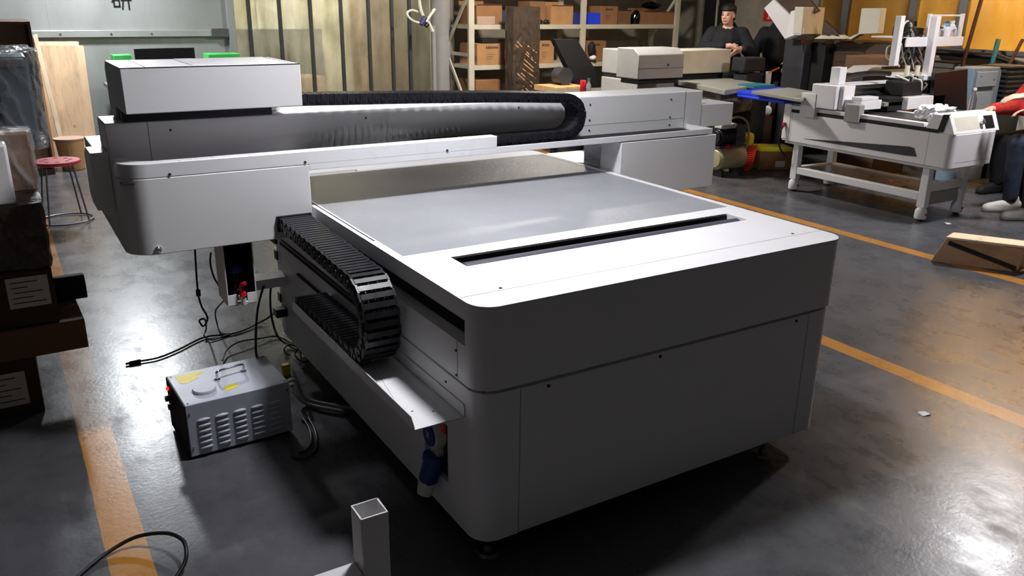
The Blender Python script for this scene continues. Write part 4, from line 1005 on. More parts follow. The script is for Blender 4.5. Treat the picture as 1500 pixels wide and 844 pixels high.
# dark equipment cases near the person
XQ = 6.2
for (p0, p1, nm, lb) in (((1092, 127), (1122, 107), 'equipment_case', 'black equipment case under the upper one in front of the standing man'), ((1090, 106), (1123, 84), 'equipment_case', 'black equipment case stacked on top in front of the standing man')):
    m = MB(); lo, hi = boxat(m, p0, p1, 'y', 4.75, .2); e_ = tag(m.build(nm, 'fabric_black', None, bevel=.02), lb, 'case')
q = at(1106, 127, 'y', 4.75)
cs = thing('case_stand', 'low black cabinet carrying the two black equipment cases', 'cabinet', (q.x, 4.9, 0))
B('cabinet_body', 'black_matte', cs, (q.x-.13, q.x+.13, 4.74, 4.96, .02, q.z-.003), bevel=.008); B('plinth', 'rubber', cs, (q.x-.1, q.x+.1, 4.77, 4.93, 0, .021))
m = MB(); c = at(1127, 113, 'y', 4.7); m.box(c.x-.045, c.x+.03, 4.70, 4.72, c.z-.08, c.z+.06)
m2 = m.build('paper_tag', 'label_paper', None, bevel=.002); tag(m2, 'white paper card with orange strip above it beside the black cases', 'card')
m = MB(); m.bar(at(1127, 106, 'y', 4.69), at(1142, 99, 'y', 4.69), .008, .01); m.build('orange_strip', 'orange_plastic', m2)
tag(B('red_sign', 'red_plastic', None, (XR-.012, XR-.001, at(1134, 25, 'x', XR).y, at(1119, 25, 'x', XR).y, at(1125, 31, 'x', XR).z, at(1125, 14, 'x', XR).z), bevel=.002), 'small red wall sign partly hidden by the raised white flap', 'sign')
so_ = bpy.data.objects['red_sign']; c = at(1126, 24, 'x', XR-.013)
B('sign_mark', 'paper', so_, (XR-.0135, XR-.0121, c.y-.025, c.y+.025, c.z-.03, c.z-.02), (XR-.0135, XR-.0121, c.y-.005, c.y+.006, c.z-.019, c.z+.03))
# ---------------------------------------------------------------- machine on a caster frame, right
X0, X1, Y0, Y1, ZB, ZT = 5.10, 5.69, 1.80, 3.42, .435, .712
tm = thing('tabletop_printer', 'white and grey printer on a wheeled steel frame at the right, half assembled', 'printer', (5.4, 2.6, 0))
m = MB()
pl = rrect(X0, X1, Y0, Y1, .055, 8, '1100')
m.prism(pl, 'z', ZB+.02, ZT); m.prism(rrect(X0+.02, X1-.02, Y0+.03, Y1-.02, .05, 8, '1100'), 'z', ZB-.005, ZB+.02); body = m.build('body_shell', 'white_paint', tm, bevel=.004)
B('body_seam', 'grey_paint', body, (X0-.0006, X0+.002, 2.0, 2.003, ZB+.022, ZT-.002)); B('body_seam', 'grey_paint', body, (X0-.0006, X0+.002, 3.33, 3.333, ZB+.022, ZT-.002))
B('body_seam', 'grey_paint', body, (X0+.06, X1-.06, Y0-.0006, Y0+.002, .495, .498))
m = MB(); slab(m, [(1176.3, 203), (1333, 214.8), (1339, 217), (1342.7, 229.6), (1327, 228)], 'x', X0-.0025, .01); m.build('dark_swoosh', 'dark_grey', tm)
B('dark_band', 'black_matte', tm, (X0-.001, X0+.05, 1.93, 3.36, ZT+.0005, ZT+.028), (X0+.002, X0+.3, 2.02, 3.36, ZT+.0006, ZT+.02))
B('side_rail', 'white_paint', tm, (X0, X0+.06, 2.06, Y1, ZT+.029, ZT+.062), bevel=.004)
B('bed_table', 'dark_grey', tm, (X0+.07, X1-.05, 2.06, Y1-.02, ZT+.002, ZT+.05), bevel=.004)
B('far_rail', 'white_paint', tm, (X1-.048, X1, 2.06, Y1, ZT+.002, ZT+.058), bevel=.004)
B('rear_cap', 'white_paint', tm, (X0-.004, X0+.12, 3.345, Y1+.01, ZB+.03, ZT+.07), bevel=.008)
m = MB(); m.cyl((X0+.0, 3.40, .60), (X0-.03, 3.40, .60), .018, n=14); m.build('power_switch', 'red_plastic', tm, bevel=.003)
m = MB(); m.tube([(X0-.02, 3.40, .585), (X0-.05, 3.42, .5), (X0-.03, 3.40, .38), (X0+.02, 3.36, .3), (X0+.06, 3.3, .22)], .008, n=8); m.build('power_lead', 'rubber', tm)
# console
prof = [(1.805, ZT+.001), (1.865, .852), (2.0, .852), (2.05, ZT+.001)]
m = MB(); m.prism(prof, 'x', X0+.0, X1+.02); cons = m.build('console', 'white_paint', tm, bevel=.005)
def onp(u, v, o=.0):      # point on the sloping console face
    y = 1.805+.06*v; z = ZT+.001+(.852-ZT-.001)*v; n = Vector((0, -.92, .39)); return Vector((X0+(X1+.02-X0)*u, y, z))+n*o
def pface(name, mat, u0, u1, v0, v1, o0, o1, par):
    m = MB(); m.hexa([onp(u0, v0, o0), onp(u1, v0, o0), onp(u1, v0, o1), onp(u0, v0, o1)], [onp(u0, v1, o0), onp(u1, v1, o0), onp(u1, v1, o1), onp(u0, v1, o1)]); return m.build(name, mat, par)
pface('recess_panel', 'cream_paint', .08, .58, .2, .86, -.01, .001, cons)
sc = pface('touch_screen', 'screen_black', .70, .90, .16, .84, -.01, .003, cons)
m = MB(); c = onp(.62, .5); nn = Vector((0, -.92, .39)); m.cyl(c, c+nn*.03, .018, .022, n=16); m.build('stop_knob', 'chrome', cons, bevel=.003)
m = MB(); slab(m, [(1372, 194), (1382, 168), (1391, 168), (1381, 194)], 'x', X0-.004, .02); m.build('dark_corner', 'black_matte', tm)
# frame with casters
ft = thing  # (frame parts hang directly under the machine)
def leg(x, y):
    m = MB(); m.hexa([(x-.03, y-.035, .112), (x+.03, y-.035, .112), (x+.03, y+.035, .112), (x-.03, y+.035, .112)], [(x-.03, y-.03, ZB-.005), (x+.03, y-.03, ZB-.005), (x+.03, y+.03, ZB-.005), (x-.03, y+.03, ZB-.005)]); m.build('leg', 'white_paint', tm, bevel=.004)
    m = MB(); m.lathe([(.045, .02), (.048, .03), (.046, .085), (.03, .112)], (x, y, 0), 18); cs_ = m.build('caster', 'white_gloss', tm)
    m = MB(); m.cyl((x-.02, y, .025), (x+.02, y, .025), .025, n=18); m.build('wheel', 'rubber', cs_)
    B('caster_mark', 'red_plastic', cs_, (x-.014, x+.014, y-.05, y-.046, .05, .066))
LX0, LX1, LY0, LY1 = 5.17, 5.66, 2.0, 3.28
for x in (LX0, LX1):
    for y in (LY0, LY1): leg(x, y)
for x in (LX0, LX1):
    B('lower_rail', 'white_paint', tm, (x-.028, x+.028, LY0+.036, LY1-.036, .165, .225), bevel=.004)
for y in (LY0, LY1): B('end_rail', 'white_paint', tm, (LX0+.031, LX1-.031, y-.025, y+.025, .235 if y == LY0 else .165, .295 if y == LY0 else .225), bevel=.004)
B('lower_tray', 'steel', tm, (LX0+.03, LX1-.03, LY0+.04, LY1-.03, .206, .212))
B('drip_guard', 'grey_paint', tm, (LX0+.032, LX1-.05, LY0-.015, LY0-.005, .125, .23), bevel=.003)
# gantry of that machine
YG = 2.97
B('gantry_post', 'white_paint', tm, (X0-.03, X0+.16, YG-.09, YG+.16, ZT+.07, .985), bevel=.008)
B('gantry_foot', 'white_paint', tm, (X0-.035, X0+.05, YG+.10, YG+.26, ZT-.02, .90), bevel=.005)
B('post_face', 'white_gloss', tm, (X0+.02, X0+.165, YG-.13, YG-.091, ZT+.07, .985), bevel=.004)
B('gantry_beam', 'steel', tm, (X0+.161, 6.0, YG-.05, YG+.10, .865, .975), bevel=.004)
B('linear_rail', 'dull_steel', tm, (X0+.17, 5.95, YG-.075, YG-.051, .90, .915), (X0+.17, 5.95, YG-.075, YG-.051, .945, .955))
B('beam_cover', 'white_paint', tm, (X0+.161, 6.0, YG-.06, YG+.11, .976, .988), bevel=.003)
m = MB(); m.box(X0+.05, X0+.14, YG-.04, YG+.05, .986, 1.13); m.build('chain_post', 'white_gloss', tm, bevel=.004)
m = MB(); m.box(X0+.04, X0+.31, YG-.30, YG-.131, .80, .875); m.box(X0+.04, X0+.26, YG-.30, YG-.2, .876, .905); m.build('capping_cover', 'white_gloss', tm, bevel=.004)
B('lower_bracket', 'grey_paint', tm, (X0-.03, X0+.04, YG-.34, YG-.2, ZT-.01, .85), bevel=.006)
m = MB(); m.tube([(X0+.2, YG+.05, 1.03), (X0+.4, YG+.05, 1.055), (5.75, YG+.05, 1.06), (5.95, YG+.04, 1.05)], .022, n=8); m.build('cable_guide', 'black_plastic', tm)
B('slide_plate', 'bench_grey', tm, (5.45, 5.78, YG-.3, YG-.09, .815, .85), bevel=.003)
# print head and carriage
HX, HY = 5.66, 2.62
ha, hb_ = at(1331, 146, 'y', HY), at(1381, 161, 'y', HY)
B('carriage_tray', 'white_gloss', tm, (ha.x, hb_.x, HY, HY+.25, ZT+.07, ZT+.175), bevel=.004)
B('carriage_side', 'black_matte', tm, (ha.x-.2, ha.x-.002, HY+.05, HY+.25, ZT+.06, ZT+.17), bevel=.004)
h0, h1 = at(1318, 140, 'y', HY+.08), at(1352, 118, 'y', HY+.08)
B('print_head', 'black_matte', tm, (h0.x, h1.x, HY+.06, HY+.24, ZT+.176, h1.z), bevel=.01)
rnd = random.Random(3)
for k in range(9):
    p0 = at(1326+3.2*k, 120+rnd.uniform(-3, 6), 'y', HY+.1); p1 = p0+Vector((rnd.uniform(-.07, .07), rnd.uniform(-.03, .06), rnd.uniform(-.1, -.02))); mid = (p0+p1)/2+Vector((rnd.uniform(-.05, .05), -.03, rnd.uniform(.02, .09)))
    m = MB(); m.tube([p0+Vector((rnd.uniform(-.08, .02), .05, .05)), mid, p1], .0085, n=8); m.build('ink_tube', 'hose_white' if k % 3 != 1 else 'rubber', tm)
for k, px in enumerate((1330, 1345)):
    c = at(px, 96, 'y', HY+.12); m = MB(); m.cyl(c-Vector((0, 0, .09)), c, .02, n=14); m.build('ink_valve', 'hose_white', tm)
# tower with ink shelf
TY = 2.75
def tower_bar(a, b, w=.05): 
    m = MB(); m.bar(at(*a, 'y', TY), at(*b, 'y', TY), w, w); m.build('tower_post', 'white_paint', tm, bevel=.003)
def tpost(name, px0, py0, px1, py1, yd, w=.045):
    a, b = at(px0, py0, 'y', TY+yd), at(px1, py1, 'y', TY+yd); x = (a.x+b.x)/2
    return B(name, 'white_paint', tm, (x-w/2, x+w/2, TY+yd-w/2, TY+yd+w/2, b.z, a.z), bevel=.003)
tpost('tower_post', 1316, 23, 1312, 96, .02, .055); tpost('tower_post', 1370, 24, 1359, 110, -.02, .06); tpost('rail_post', 1360, 20, 1358, 62, .10, .028); tpost('rail_post', 1409, 20, 1405, 62, .10, .03)
sa, sb = at(1330, 55, 'y', TY), at(1411, 67, 'y', TY)
shf = B('ink_shelf', 'white_paint', tm, (sa.x, sb.x, TY+.0201, TY+.36, sa.z-.012, sa.z), (sa.x, sb.x, TY+.008, TY+.02, sb.z, sa.z), bevel=.002)
zs = sa.z+.001
ra, rb = at(1360, 20, 'y', TY+.1), at(1409, 20, 'y', TY+.1)
B('shelf_rail', 'white_paint', tm, (ra.x+.015, rb.x-.016, TY+.09, TY+.105, ra.z-.02, ra.z-.006))
zt_ = ZT+.20
B('tower_base', 'white_paint', tm, (at(1346, 112, 'y', TY).x, at(1375, 112, 'y', TY).x, TY-.05, TY+.33, at(1360, 113, 'y', TY).z-.02, at(1360, 109, 'y', TY).z), bevel=.003)
m = MB(); q = at(1365, 112, 'y', TY); m.box(q.x-.03, q.x+.03, TY+.0, TY+.3, ZT+.05, q.z-.02); m.build('tower_foot', 'dark_grey', tm)
for k in range(46):
    a = at(rnd.uniform(1316, 1352), rnd.uniform(42, 66), 'y', TY+.1+rnd.uniform(-.1, .1)); b = at(rnd.uniform(1312, 1360), rnd.uniform(78, 104), 'y', TY+.2+rnd.uniform(-.1, .1))
    mid = (a+b)/2+Vector((rnd.uniform(-.08, .08), rnd.uniform(-.05, .05), rnd.uniform(-.05, .05)))
    m = MB(); m.tube([a, mid, b], rnd.choice((.005, .006, .008)), n=6, sm=6); m.build('wire', rnd.choice(('rubber', 'hose_white', 'rubber', 'grey_hose', 'chain_plastic')), tm)
m = MB(); m.tube([at(1318, 58, 'y', TY+.2), at(1322, 40, 'y', TY+.2), at(1329, 31, 'y', TY+.2), at(1335, 38, 'y', TY+.2), at(1328, 52, 'y', TY+.2), at(1321, 66, 'y', TY+.2)], .008, n=8); m.build('white_loop', 'hose_white', tm)
m = MB(); m.tube([at(1308, 90, 'y', TY+.3), at(1299, 84, 'y', TY+.3), at(1300, 70, 'y', TY+.3), at(1308, 66, 'y', TY+.3)], .008, n=8); m.build('white_loop', 'hose_white', tm)
m = MB(); c = at(1327, 60, 'y', TY+.1); m.ell(c, (.05, .05, .07), 10, 8); m.jitter(.008); m.build('pump', 'black_plastic', tm)
B('terminal_strip', 'black_plastic', tm, (at(1294, 100, 'y', 3.2).x, at(1330, 100, 'y', 3.2).x, 3.18, 3.22, at(1310, 101, 'y', 3.2).z, at(1310, 97, 'y', 3.2).z), bevel=.002)
m = MB(); q0, q1 = at(1265, 108, 'y', 3.3), at(1325, 96, 'y', 3.3); m.prism([(q0.x-.02, q0.z), (q0.x+.02, q1.z-.03), (q0.x+.1, q1.z), (q1.x, q1.z), (q1.x, q0.z)], 'y', 3.28, 3.5); m.build('beam_end_cover', 'white_paint', tm, bevel=.006)
m = MB(); m.box(q0.x, q1.x, 3.3, 3.42, ZT+.06, q0.z-.001); m.build('cover_support', 'dark_grey', tm)
# on the shelf
ca, cb_ = at(1334, 52, 'y', TY+.12), at(1357, 36, 'y', TY+.12)
kit = thing('ink_case', 'black ink case standing on the left half of the printer tower shelf', 'case', ((ca.x+cb_.x)/2, TY+.2, zs))
B('case_body', 'black_plastic', kit, (ca.x, cb_.x, TY+.13, TY+.31, zs, cb_.z-.02), bevel=.01)
m = MB(); m.tube([(ca.x+.04, TY+.2, cb_.z-.025), (ca.x+.06, TY+.2, cb_.z+.02), (cb_.x-.05, TY+.2, cb_.z+.03), (cb_.x-.03, TY+.2, cb_.z-.025)], .012, n=8); m.build('case_handle', 'black_plastic', kit)
for k, (px, dy, r, h, body, cap, lab) in enumerate(((1377, .10, .028, .075, 'clear_plastic', 'navy_plastic', 'small clear bottle with blue liquid at the left of the shelf bottles'), (1383, .2, .034, .12, 'paper', 'light_blue', 'white bottle with light blue top standing behind on the shelf'), (1386, .10, .032, .095, 'paper', 'light_blue', 'short white bottle with light blue cap at the front of the shelf'), (1392, .16, .032, .125, 'paper', 'paper', 'tallest white bottle at the right of the shelf bottles'), (1397, .08, .024, .07, 'bottle_clear', 'paper', 'small clear bottle at the right end of the shelf'))):
    c = at(px, 52, 'y', TY+dy); bt = thing('bottle', lab, 'bottle', (c.x, TY+dy, zs), 0, 'bottles on the tower shelf')
    m = MB(); m.lathe([(r*.9, zs), (r, zs+.005), (r, zs+h*.72), (r*.5, zs+h*.86), (r*.5, zs+h*.9)], (c.x, TY+dy, 0), 16); m.build('bottle_body', body, bt)
    m = MB(); m.lathe([(r*.62, zs+h*.9), (r*.62, zs+h*1.08), (.001, zs+h*1.09)], (c.x, TY+dy, 0), 14); m.build('bottle_cap', cap, bt)
# loose things on its deck
zd = .853
m = MB(); cc = at(1415, 160, 'z', .88); 
m.box(cc.x-.16, cc.x+.14, 2.08, 2.22, ZT+.075, ZT+.16)
bmesh.ops.subdivide_edges(m.bm, edges=m.bm.edges[:], cuts=6, use_grid_fill=True); m.jitter(.02); pp = m.build('paper_heap', 'paper', None, smooth=False)
tag(pp, 'heap of crumpled white paper on the deck of the right-hand printer', 'paper')
bc = thing('clear_bottle', 'clear plastic bottle standing behind the crumpled paper heap', 'bottle', (0, 0, 0)); m = MB(); m.lathe([(.03, 0), (.033, .01), (.033, .11), (.014, .16), (.014, .18)], (0, 0, 0), 16); m.build('bottle_body', 'clear_plastic', bc)
m = MB(); m.cyl((0, 0, .181), (0, 0, .2), .016, n=14); m.build('cap', 'paper', bc); q = at(1423, 158, 'y', 2.35); bc.location = (q.x, 2.35, ZT+.059)
# dark monitor and blue grey cabinet behind
MY = 2.62
ma, mb_ = at(1366, 154, 'y', MY), at(1434, 101, 'y', MY)
mn = thing('monitor', 'large dark monitor standing behind the white carriage tray of the right-hand printer', 'monitor', ((ma.x+mb_.x)/2, MY, 0))
m = MB(); m.hexa([at(1366, 157, 'y', MY), at(1416, 162, 'y', MY), at(1418, 101, 'y', MY), at(1370, 107, 'y', MY)], [v+Vector((.02, .05, 0)) for v in (at(1366, 157, 'y', MY), at(1416, 162, 'y', MY), at(1418, 101, 'y', MY), at(1370, 107, 'y', MY))]); m.build('screen', 'screen_black', mn, bevel=.003)
xm = at(1392, 150, 'y', MY).x; B('monitor_stand', 'black_plastic', mn, (xm-.04, xm+.04, MY+.07, MY+.12, .0, 1.0), (xm-.16, xm+.16, MY-.02, MY+.2, 0, .03), bevel=.004)
CY = 2.75
ga, gb = at(1417, 160, 'y', CY), at(1469, 98, 'y', CY)
gc = thing('equipment_cabinet', 'pale blue-grey sheet metal cabinet behind the right-hand printer deck', 'cabinet', ((ga.x+gb.x)/2, CY+.2, 0))
m = MB(); m.prism([(ga.x, 0), (ga.x, gb.z), (gb.x-.04, gb.z), (gb.x, gb.z-.05), (gb.x, 0)], 'y', CY, CY+.2); m.build('cabinet_body', 'blue_grey', gc, bevel=.006)
pa_, pb_ = at(1427, 128, 'y', CY), at(1461, 104, 'y', CY)
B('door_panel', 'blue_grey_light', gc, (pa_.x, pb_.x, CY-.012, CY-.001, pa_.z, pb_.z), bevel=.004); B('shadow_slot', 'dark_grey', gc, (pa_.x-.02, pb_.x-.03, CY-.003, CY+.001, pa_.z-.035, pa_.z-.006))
B('lower_panel', 'blue_grey_light', gc, (pa_.x, pb_.x-.02, CY-.012, CY-.001, pa_.z-.28, pa_.z-.05), bevel=.004)
bolts('screw', 'dark_grey', gc, [(pa_.x+.06, CY-.012, pb_.z-.04), (pb_.x-.05, CY-.012, pb_.z-.08)], (0, -1, 0), .008)
m = MB(); a_, b_ = at(1472, 140, 'y', 2.7), at(1499, 92, 'y', 2.7)
for k in range(7): m.box(a_.x, b_.x+.2, 2.7, 3.0, b_.z-.05-k*.045, b_.z-.03-k*.045)
m.box(a_.x+.02, b_.x+.2, 2.74, 2.98, 0, b_.z-.06); tag(m.build('slatted_rack', 'dark_grey', None, bevel=.003), 'dark slatted rack at the right border behind the workers', 'rack')
# poles leaning against the amber window
def pole(name, p0, p1, off, r, mat, label, cat, tip=None):
    a, b = at(*p0, 'x', XR-off), at(*p1, 'x', XR-.06); d = (b-a); s = a+d*(-a.z/d.z) if abs(d.z) > .01 else a
    t = thing(name, label, cat, tuple(s)); m = MB(); m.cyl(s+Vector((0, 0, .002)), b, r, n=10); m.build('shaft', mat, t)
    if tip: m = MB(); q = b-d.normalized()*.32; m.cyl(q, b+d.normalized()*.01, r*1.5, n=10); m.build('grip', tip, t)
    return t
pole('long_pole', (1410, 95), (1446, -30), .25, .02, 'rust', 'tall rusty brown pole leaning across the amber windows', 'pole')
pole('broom', (1453, 96), (1462, 60), .2, .017, 'steel', 'pole with teal grip leaning at the amber window right of the rusty pole', 'pole', 'teal')
pole('brown_stick', (1480, 92), (1498, 58), .2, .018, 'rust', 'short brown stick leaning at the amber window near the right border', 'stick')
m = MB(); m.tube([at(1366, 76, 'x', XR-.12), at(1395, 78, 'x', XR-.12), at(1440, 82, 'x', XR-.12), at(1462, 84, 'x', XR-.12), at(1485, 92, 'x', XR-.12), at(1510, 98, 'x', XR-.12)], .035, n=10); tag(m.build('black_pipe', 'rubber', None), 'thick black flexible pipe running along under the amber windows', 'pipe')
# wooden wedge on the floor
wq = [at(1363, 383, 'z', 0), at(1490, 400, 'z', 0)]
wd = thing('wooden_ramp', 'low slanted wooden board box lying on the orange line at the right', 'wooden box', (4.34, 1.05, 0))
A0, A1 = wq; up = lambda v, z: Vector((v.x, v.y, z)); nrm = Vector((.96, .27, 0))*.17
ta, tb_ = at(1382, 348, 'y', A0.y-.02), at(1497, 362, 'y', A1.y-.02)
zl = .10
e0, e1 = A0+(A1-A0)*.13, A1+(A1-A0)*.04
m = MB(); m.hexa([A0, A1, A1+nrm, A0+nrm], [up(e0, .165), up(e1, .165), up(e1, .165)+nrm*1.0, up(e0, .165)+nrm*1.0]); m.build('board_body', 'wood_floor_piece', wd, bevel=.004)
f0, f1 = up(e0, .168), up(e1, .168); m = MB(); m.hexa([f0-nrm*.05, f1-nrm*.05, f1+nrm*.9, f0+nrm*.9], [v+Vector((0, 0, .016)) for v in (f0-nrm*.05, f1-nrm*.05, f1+nrm*.9, f0+nrm*.9)]); m.build('top_board', 'plywood_pale', wd, bevel=.003)
o_ = -nrm*.03
m = MB(); m.bar(up(A0+(A1-A0)*.17, .145)+o_, up(A0+(A1-A0)*.97, .03)+o_, .012, .026); m.build('dark_strip', 'rubber', wd)
B('foot_block', 'brown_board', wd, (A1.x-.03, A1.x+.12, A1.y-.03, A1.y+.02, 0, .02))
m = MB(); q = up(e1, .184)+nrm*.3; m.cyl(q, q+Vector((0, 0, .015)), .012, n=10); m.build('peg', 'plywood_pale', wd)
# scraps on the floor
for i, (px, py) in enumerate(((1388, 328), (1353, 607))):
    q = at(px, py, 'z', 0); m = MB(); m._add([(q.x-.02, q.y-.012, .003), (q.x+.018, q.y-.02, .006), (q.x+.022, q.y+.014, .003), (q.x-.016, q.y+.018, .009), (q.x-.02, q.y-.012, .0), (q.x+.018, q.y-.02, .0), (q.x+.022, q.y+.014, .0), (q.x-.016, q.y+.018, .0)], [(0, 1, 2, 3), (7, 6, 5, 4), (0, 4, 5, 1), (1, 5, 6, 2), (2, 6, 7, 3), (3, 7, 4, 0)])
    tag(m.build('paper_scrap', 'paper', None), ('tiny white paper scrap on the floor near the white shoes', 'tiny white paper scrap on the bare floor below the orange line')[i], 'scrap')
# ---------------------------------------------------------------- people
def fuse(name, mat, parent, parts, T, voxel=.012, smooth=6):
    """one continuous skin grown over tapered limbs and rounded volumes (local coordinates)"""
    m = MB(); m.T = T
    for p in parts:
        if p[0] == 'e': m.ell(p[1], p[2], 16, 12, p[3] if len(p) > 3 else None)
        else:
            P, rr = [Vector(q) for q in p[1]], p[2]
            for a, b, ra, rb in zip(P, P[1:], rr, rr[1:]):
                n = max(2, int((b-a).length/max(.006, min(ra, rb)*.5)))
                for k in range(n+1):
                    t = k/n; m.ell(a+(b-a)*t, (ra+(rb-ra)*t,)*3, 10, 7)
    me = bpy.data.meshes.new(name); m.bm.to_mesh(me); m.bm.free()
    o = bpy.data.objects.new(name, me); COL.objects.link(o)
    r = o.modifiers.new('r', 'REMESH'); r.mode = 'VOXEL'; r.voxel_size = voxel
    s = o.modifiers.new('s', 'SMOOTH'); s.factor = .5; s.iterations = smooth
    bpy.context.view_layer.update(); nm = bpy.data.meshes.new_from_object(o.evaluated_get(bpy.context.evaluated_depsgraph_get()))
    bpy.data.objects.remove(o); nm.transform(wm(parent).inverted())
    for p in nm.polygons: p.use_smooth = True
    nm.materials.clear(); nm.materials.append(M[mat])
    o = bpy.data.objects.new(name, nm); COL.objects.link(o); o.parent = parent; return o
def hand(w, d, side, up, curl=.5, s=1.):
    """palm and five bent fingers from wrist w; d forward, side towards the thumb, up = back of the hand"""
    w, d, side, up = Vector(w), Vector(d).normalized(), Vector(side).normalized(), Vector(up).normalized(); out = []
    for k in range(4):
        o = side*(.027-.018*k)*s; out.append(('c', [w+o*.5, w+d*.045*s+o*.9, w+d*.085*s+o], [.017*s, .016*s, .0105*s]))
        L = (.040, .045, .041, .032)[k]*s; p0 = w+d*.088*s+o; a = curl*.8; p1 = p0+(d*math.cos(a)-up*math.sin(a))*L; a += curl; p2 = p1+(d*math.cos(a)-up*math.sin(a))*L*.7; a += curl*.7; p3 = p2+(d*math.cos(a)-up*math.sin(a))*L*.5
        out.append(('c', [p0, p1, p2, p3], [.0092*s, .0086*s, .008*s, .007*s]))
    t0 = w+d*.025*s+side*.026*s; t1 = t0+(d*.6+side*.75-up*.2).normalized()*.04*s; t2 = t1+(d*.9+side*.25-up*.35).normalized()*.03*s
    out.append(('c', [t0, t1, t2], [.014*s, .0105*s, .009*s])); return out

def head_parts(h, turn):
    """head centre h (between the ears); local -y is the way the face points before turning"""
    Rz = Matrix.Rotation(turn, 3, 'Z'); g = lambda x, y, z: tuple(Vector(h)+Rz @ Vector((x, y, z)))
    P = [('e', g(0, .012, .03), (.076, .092, .088), Rz), ('e', g(0, -.022, -.03), (.064, .07, .075), Rz), ('e', g(0, -.045, -.075), (.04, .04, .034), Rz),
         ('c', [g(0, -.088, .012), g(0, -.104, -.022)], [.009, .0145]), ('e', g(-.012, -.092, -.026), (.011, .01, .009)), ('e', g(.012, -.092, -.026), (.011, .01, .009)),
         ('e', g(0, -.083, -.056), (.025, .012, .011), Rz), ('e', g(-.035, -.062, -.012), (.022, .02, .02)), ('e', g(.035, -.062, -.012), (.022, .02, .02)),
         ('e', g(-.074, .01, -.005), (.01, .02, .032), Rz), ('e', g(.074, .01, -.005), (.01, .02, .032), Rz), ('c', [g(-.045, -.078, .024), g(0, -.087, .026), g(.045, -.078, .024)], [.01, .011, .01])]
    return P, g, Rz
def face_bits(body, g, Rz, T):
    for s in (-1, 1):
        m = MB(); m.T = T; m.ell(g(.031*s, -.079, .004), (.014, .009, .0065), 10, 7, Rz); m.build('eye', 'black_gloss', body)
        m = MB(); m.T = T; m.ell(g(.032*s, -.084, .027), (.022, .007, .005), 10, 7, Rz); m.build('eyebrow', 'hair', body)
    m = MB(); m.T = T; m.ell(g(0, -.093, -.056), (.022, .006, .0075), 12, 7, Rz); m.build('mouth', 'lips', body)

# man standing behind the second printer
pq = at(1068, 22, 'x', 6.5); zE = pq.z
pm_ = thing('person', 'man in a black puffer jacket standing behind the second printer with hands together', 'person', (pq.x, pq.y, 0), R(-43.8)); T = wm(pm_)
k = zE/1.53; S_ = Matrix.Scale(k, 4)
T = T @ S_
hp_ = (-.01, -.02, 1.525); parts, g, Rz = head_parts(hp_, R(-26))
sh = 1.34
Rw, Lw = (.03, -.345, 1.195), (.15, -.335, 1.165)
parts += [('c', [(0, .02, 1.30), (0, .0, 1.47)], [.062, .055]), ('c', [(0, .03, .95), (0, .03, 1.10), (0, .03, 1.28)], [.14, .13, .14]),
          ('c', [(-.17, .03, sh-.01), (-.25, -.06, 1.13), Rw], [.055, .045, .03]), ('c', [(.17, .03, sh-.01), (.27, -.04, 1.10), Lw], [.055, .045, .03]),
          ('c', [(-.09, .03, .92), (-.10, .0, .5), (-.10, .04, .09)], [.085, .06, .042]), ('c', [(.09, .03, .92), (.10, .0, .5), (.10, .04, .09)], [.085, .06, .042]),
          ('c', [(-.10, .04, .045), (-.11, -.13, .03)], [.04, .032]), ('c', [(.10, .04, .045), (.11, -.13, .03)], [.04, .032])]
parts += hand(Rw, (.8, -.35, -.35), (0, -.5, .6), (-.2, -.8, .4), .6) + hand(Lw, (-.55, -.5, -.4), (0, -.4, .7), (.3, -.8, .4), .6)
body = fuse('body', 'skin', pm_, parts, T, .0085, 5); face_bits(body, g, Rz, T)
jk = [('c', [(0, .03, .88), (0, .02, 1.06), (0, .025, 1.22)], [.175, .185, .185]), ('e', (0, .03, 1.25), (.22, .14, .13)), ('c', [(-.17, .03, sh-.03), (-.28, -.05, 1.13), (-.06, -.31, 1.19)], [.095, .085, .058]), ('c', [(.17, .03, sh-.03), (.30, -.03, 1.10), (.20, -.29, 1.16)], [.095, .085, .058]),
      ('c', [(-.085, .03, 1.37), (-.05, .09, 1.41), (.05, .09, 1.41), (.085, .03, 1.37), (.05, -.03, 1.33)], [.04, .05, .05, .04, .035]), ('c', [(-.085, .02, 1.37), (-.05, -.065, 1.335), (0, -.085, 1.30)], [.036, .034, .034]), ('c', [(.085, .02, 1.37), (.05, -.065, 1.335), (0, -.085, 1.30)], [.036, .034, .034]), ('e', (0, -.04, 1.27), (.13, .08, .06))]
for zz in (.95, 1.04, 1.13, 1.22): jk.append(('e', (0, .025, zz), (.205, .175, .042)))
jo = fuse('jacket', 'fabric_black', pm_, jk, T, .012, 5)
m = MB(); m.T = T; m.ell((.12, -.135, 1.19), (.012, .006, .012), 10, 7); m.build('jacket_logo', 'paper', jo)
fuse('trousers', 'fabric_black_soft', pm_, [('c', [(0, .03, .98), (0, .03, .88)], [.135, .14]), ('c', [(-.09, .03, .9), (-.10, .0, .5), (-.10, .035, .12)], [.105, .08, .062]), ('c', [(.09, .03, .9), (.10, .0, .5), (.10, .035, .12)], [.105, .08, .062])], T, .014, 5)
for s in (-1, 1): fuse('shoe', 'shoe_white', pm_, [('c', [(.1*s, .05, .05), (.108*s, -.14, .042)], [.049, .041])], T, .01, 4)
hc = Matrix.Rotation(R(-24), 3, 'Z')
fuse('hair', 'hair', pm_, [('e', g(0, .03, .035), (.082, .085, .085), Rz), ('e', g(0, .06, -.02), (.07, .05, .06), Rz)], T, .01, 3)
fuse('fringe', 'hair', pm_, [('e', g(0, .012, .078), (.089, .105, .06), Rz), ('e', g(0, -.07, .066), (.066, .035, .02), Rz)], T, .009, 3)

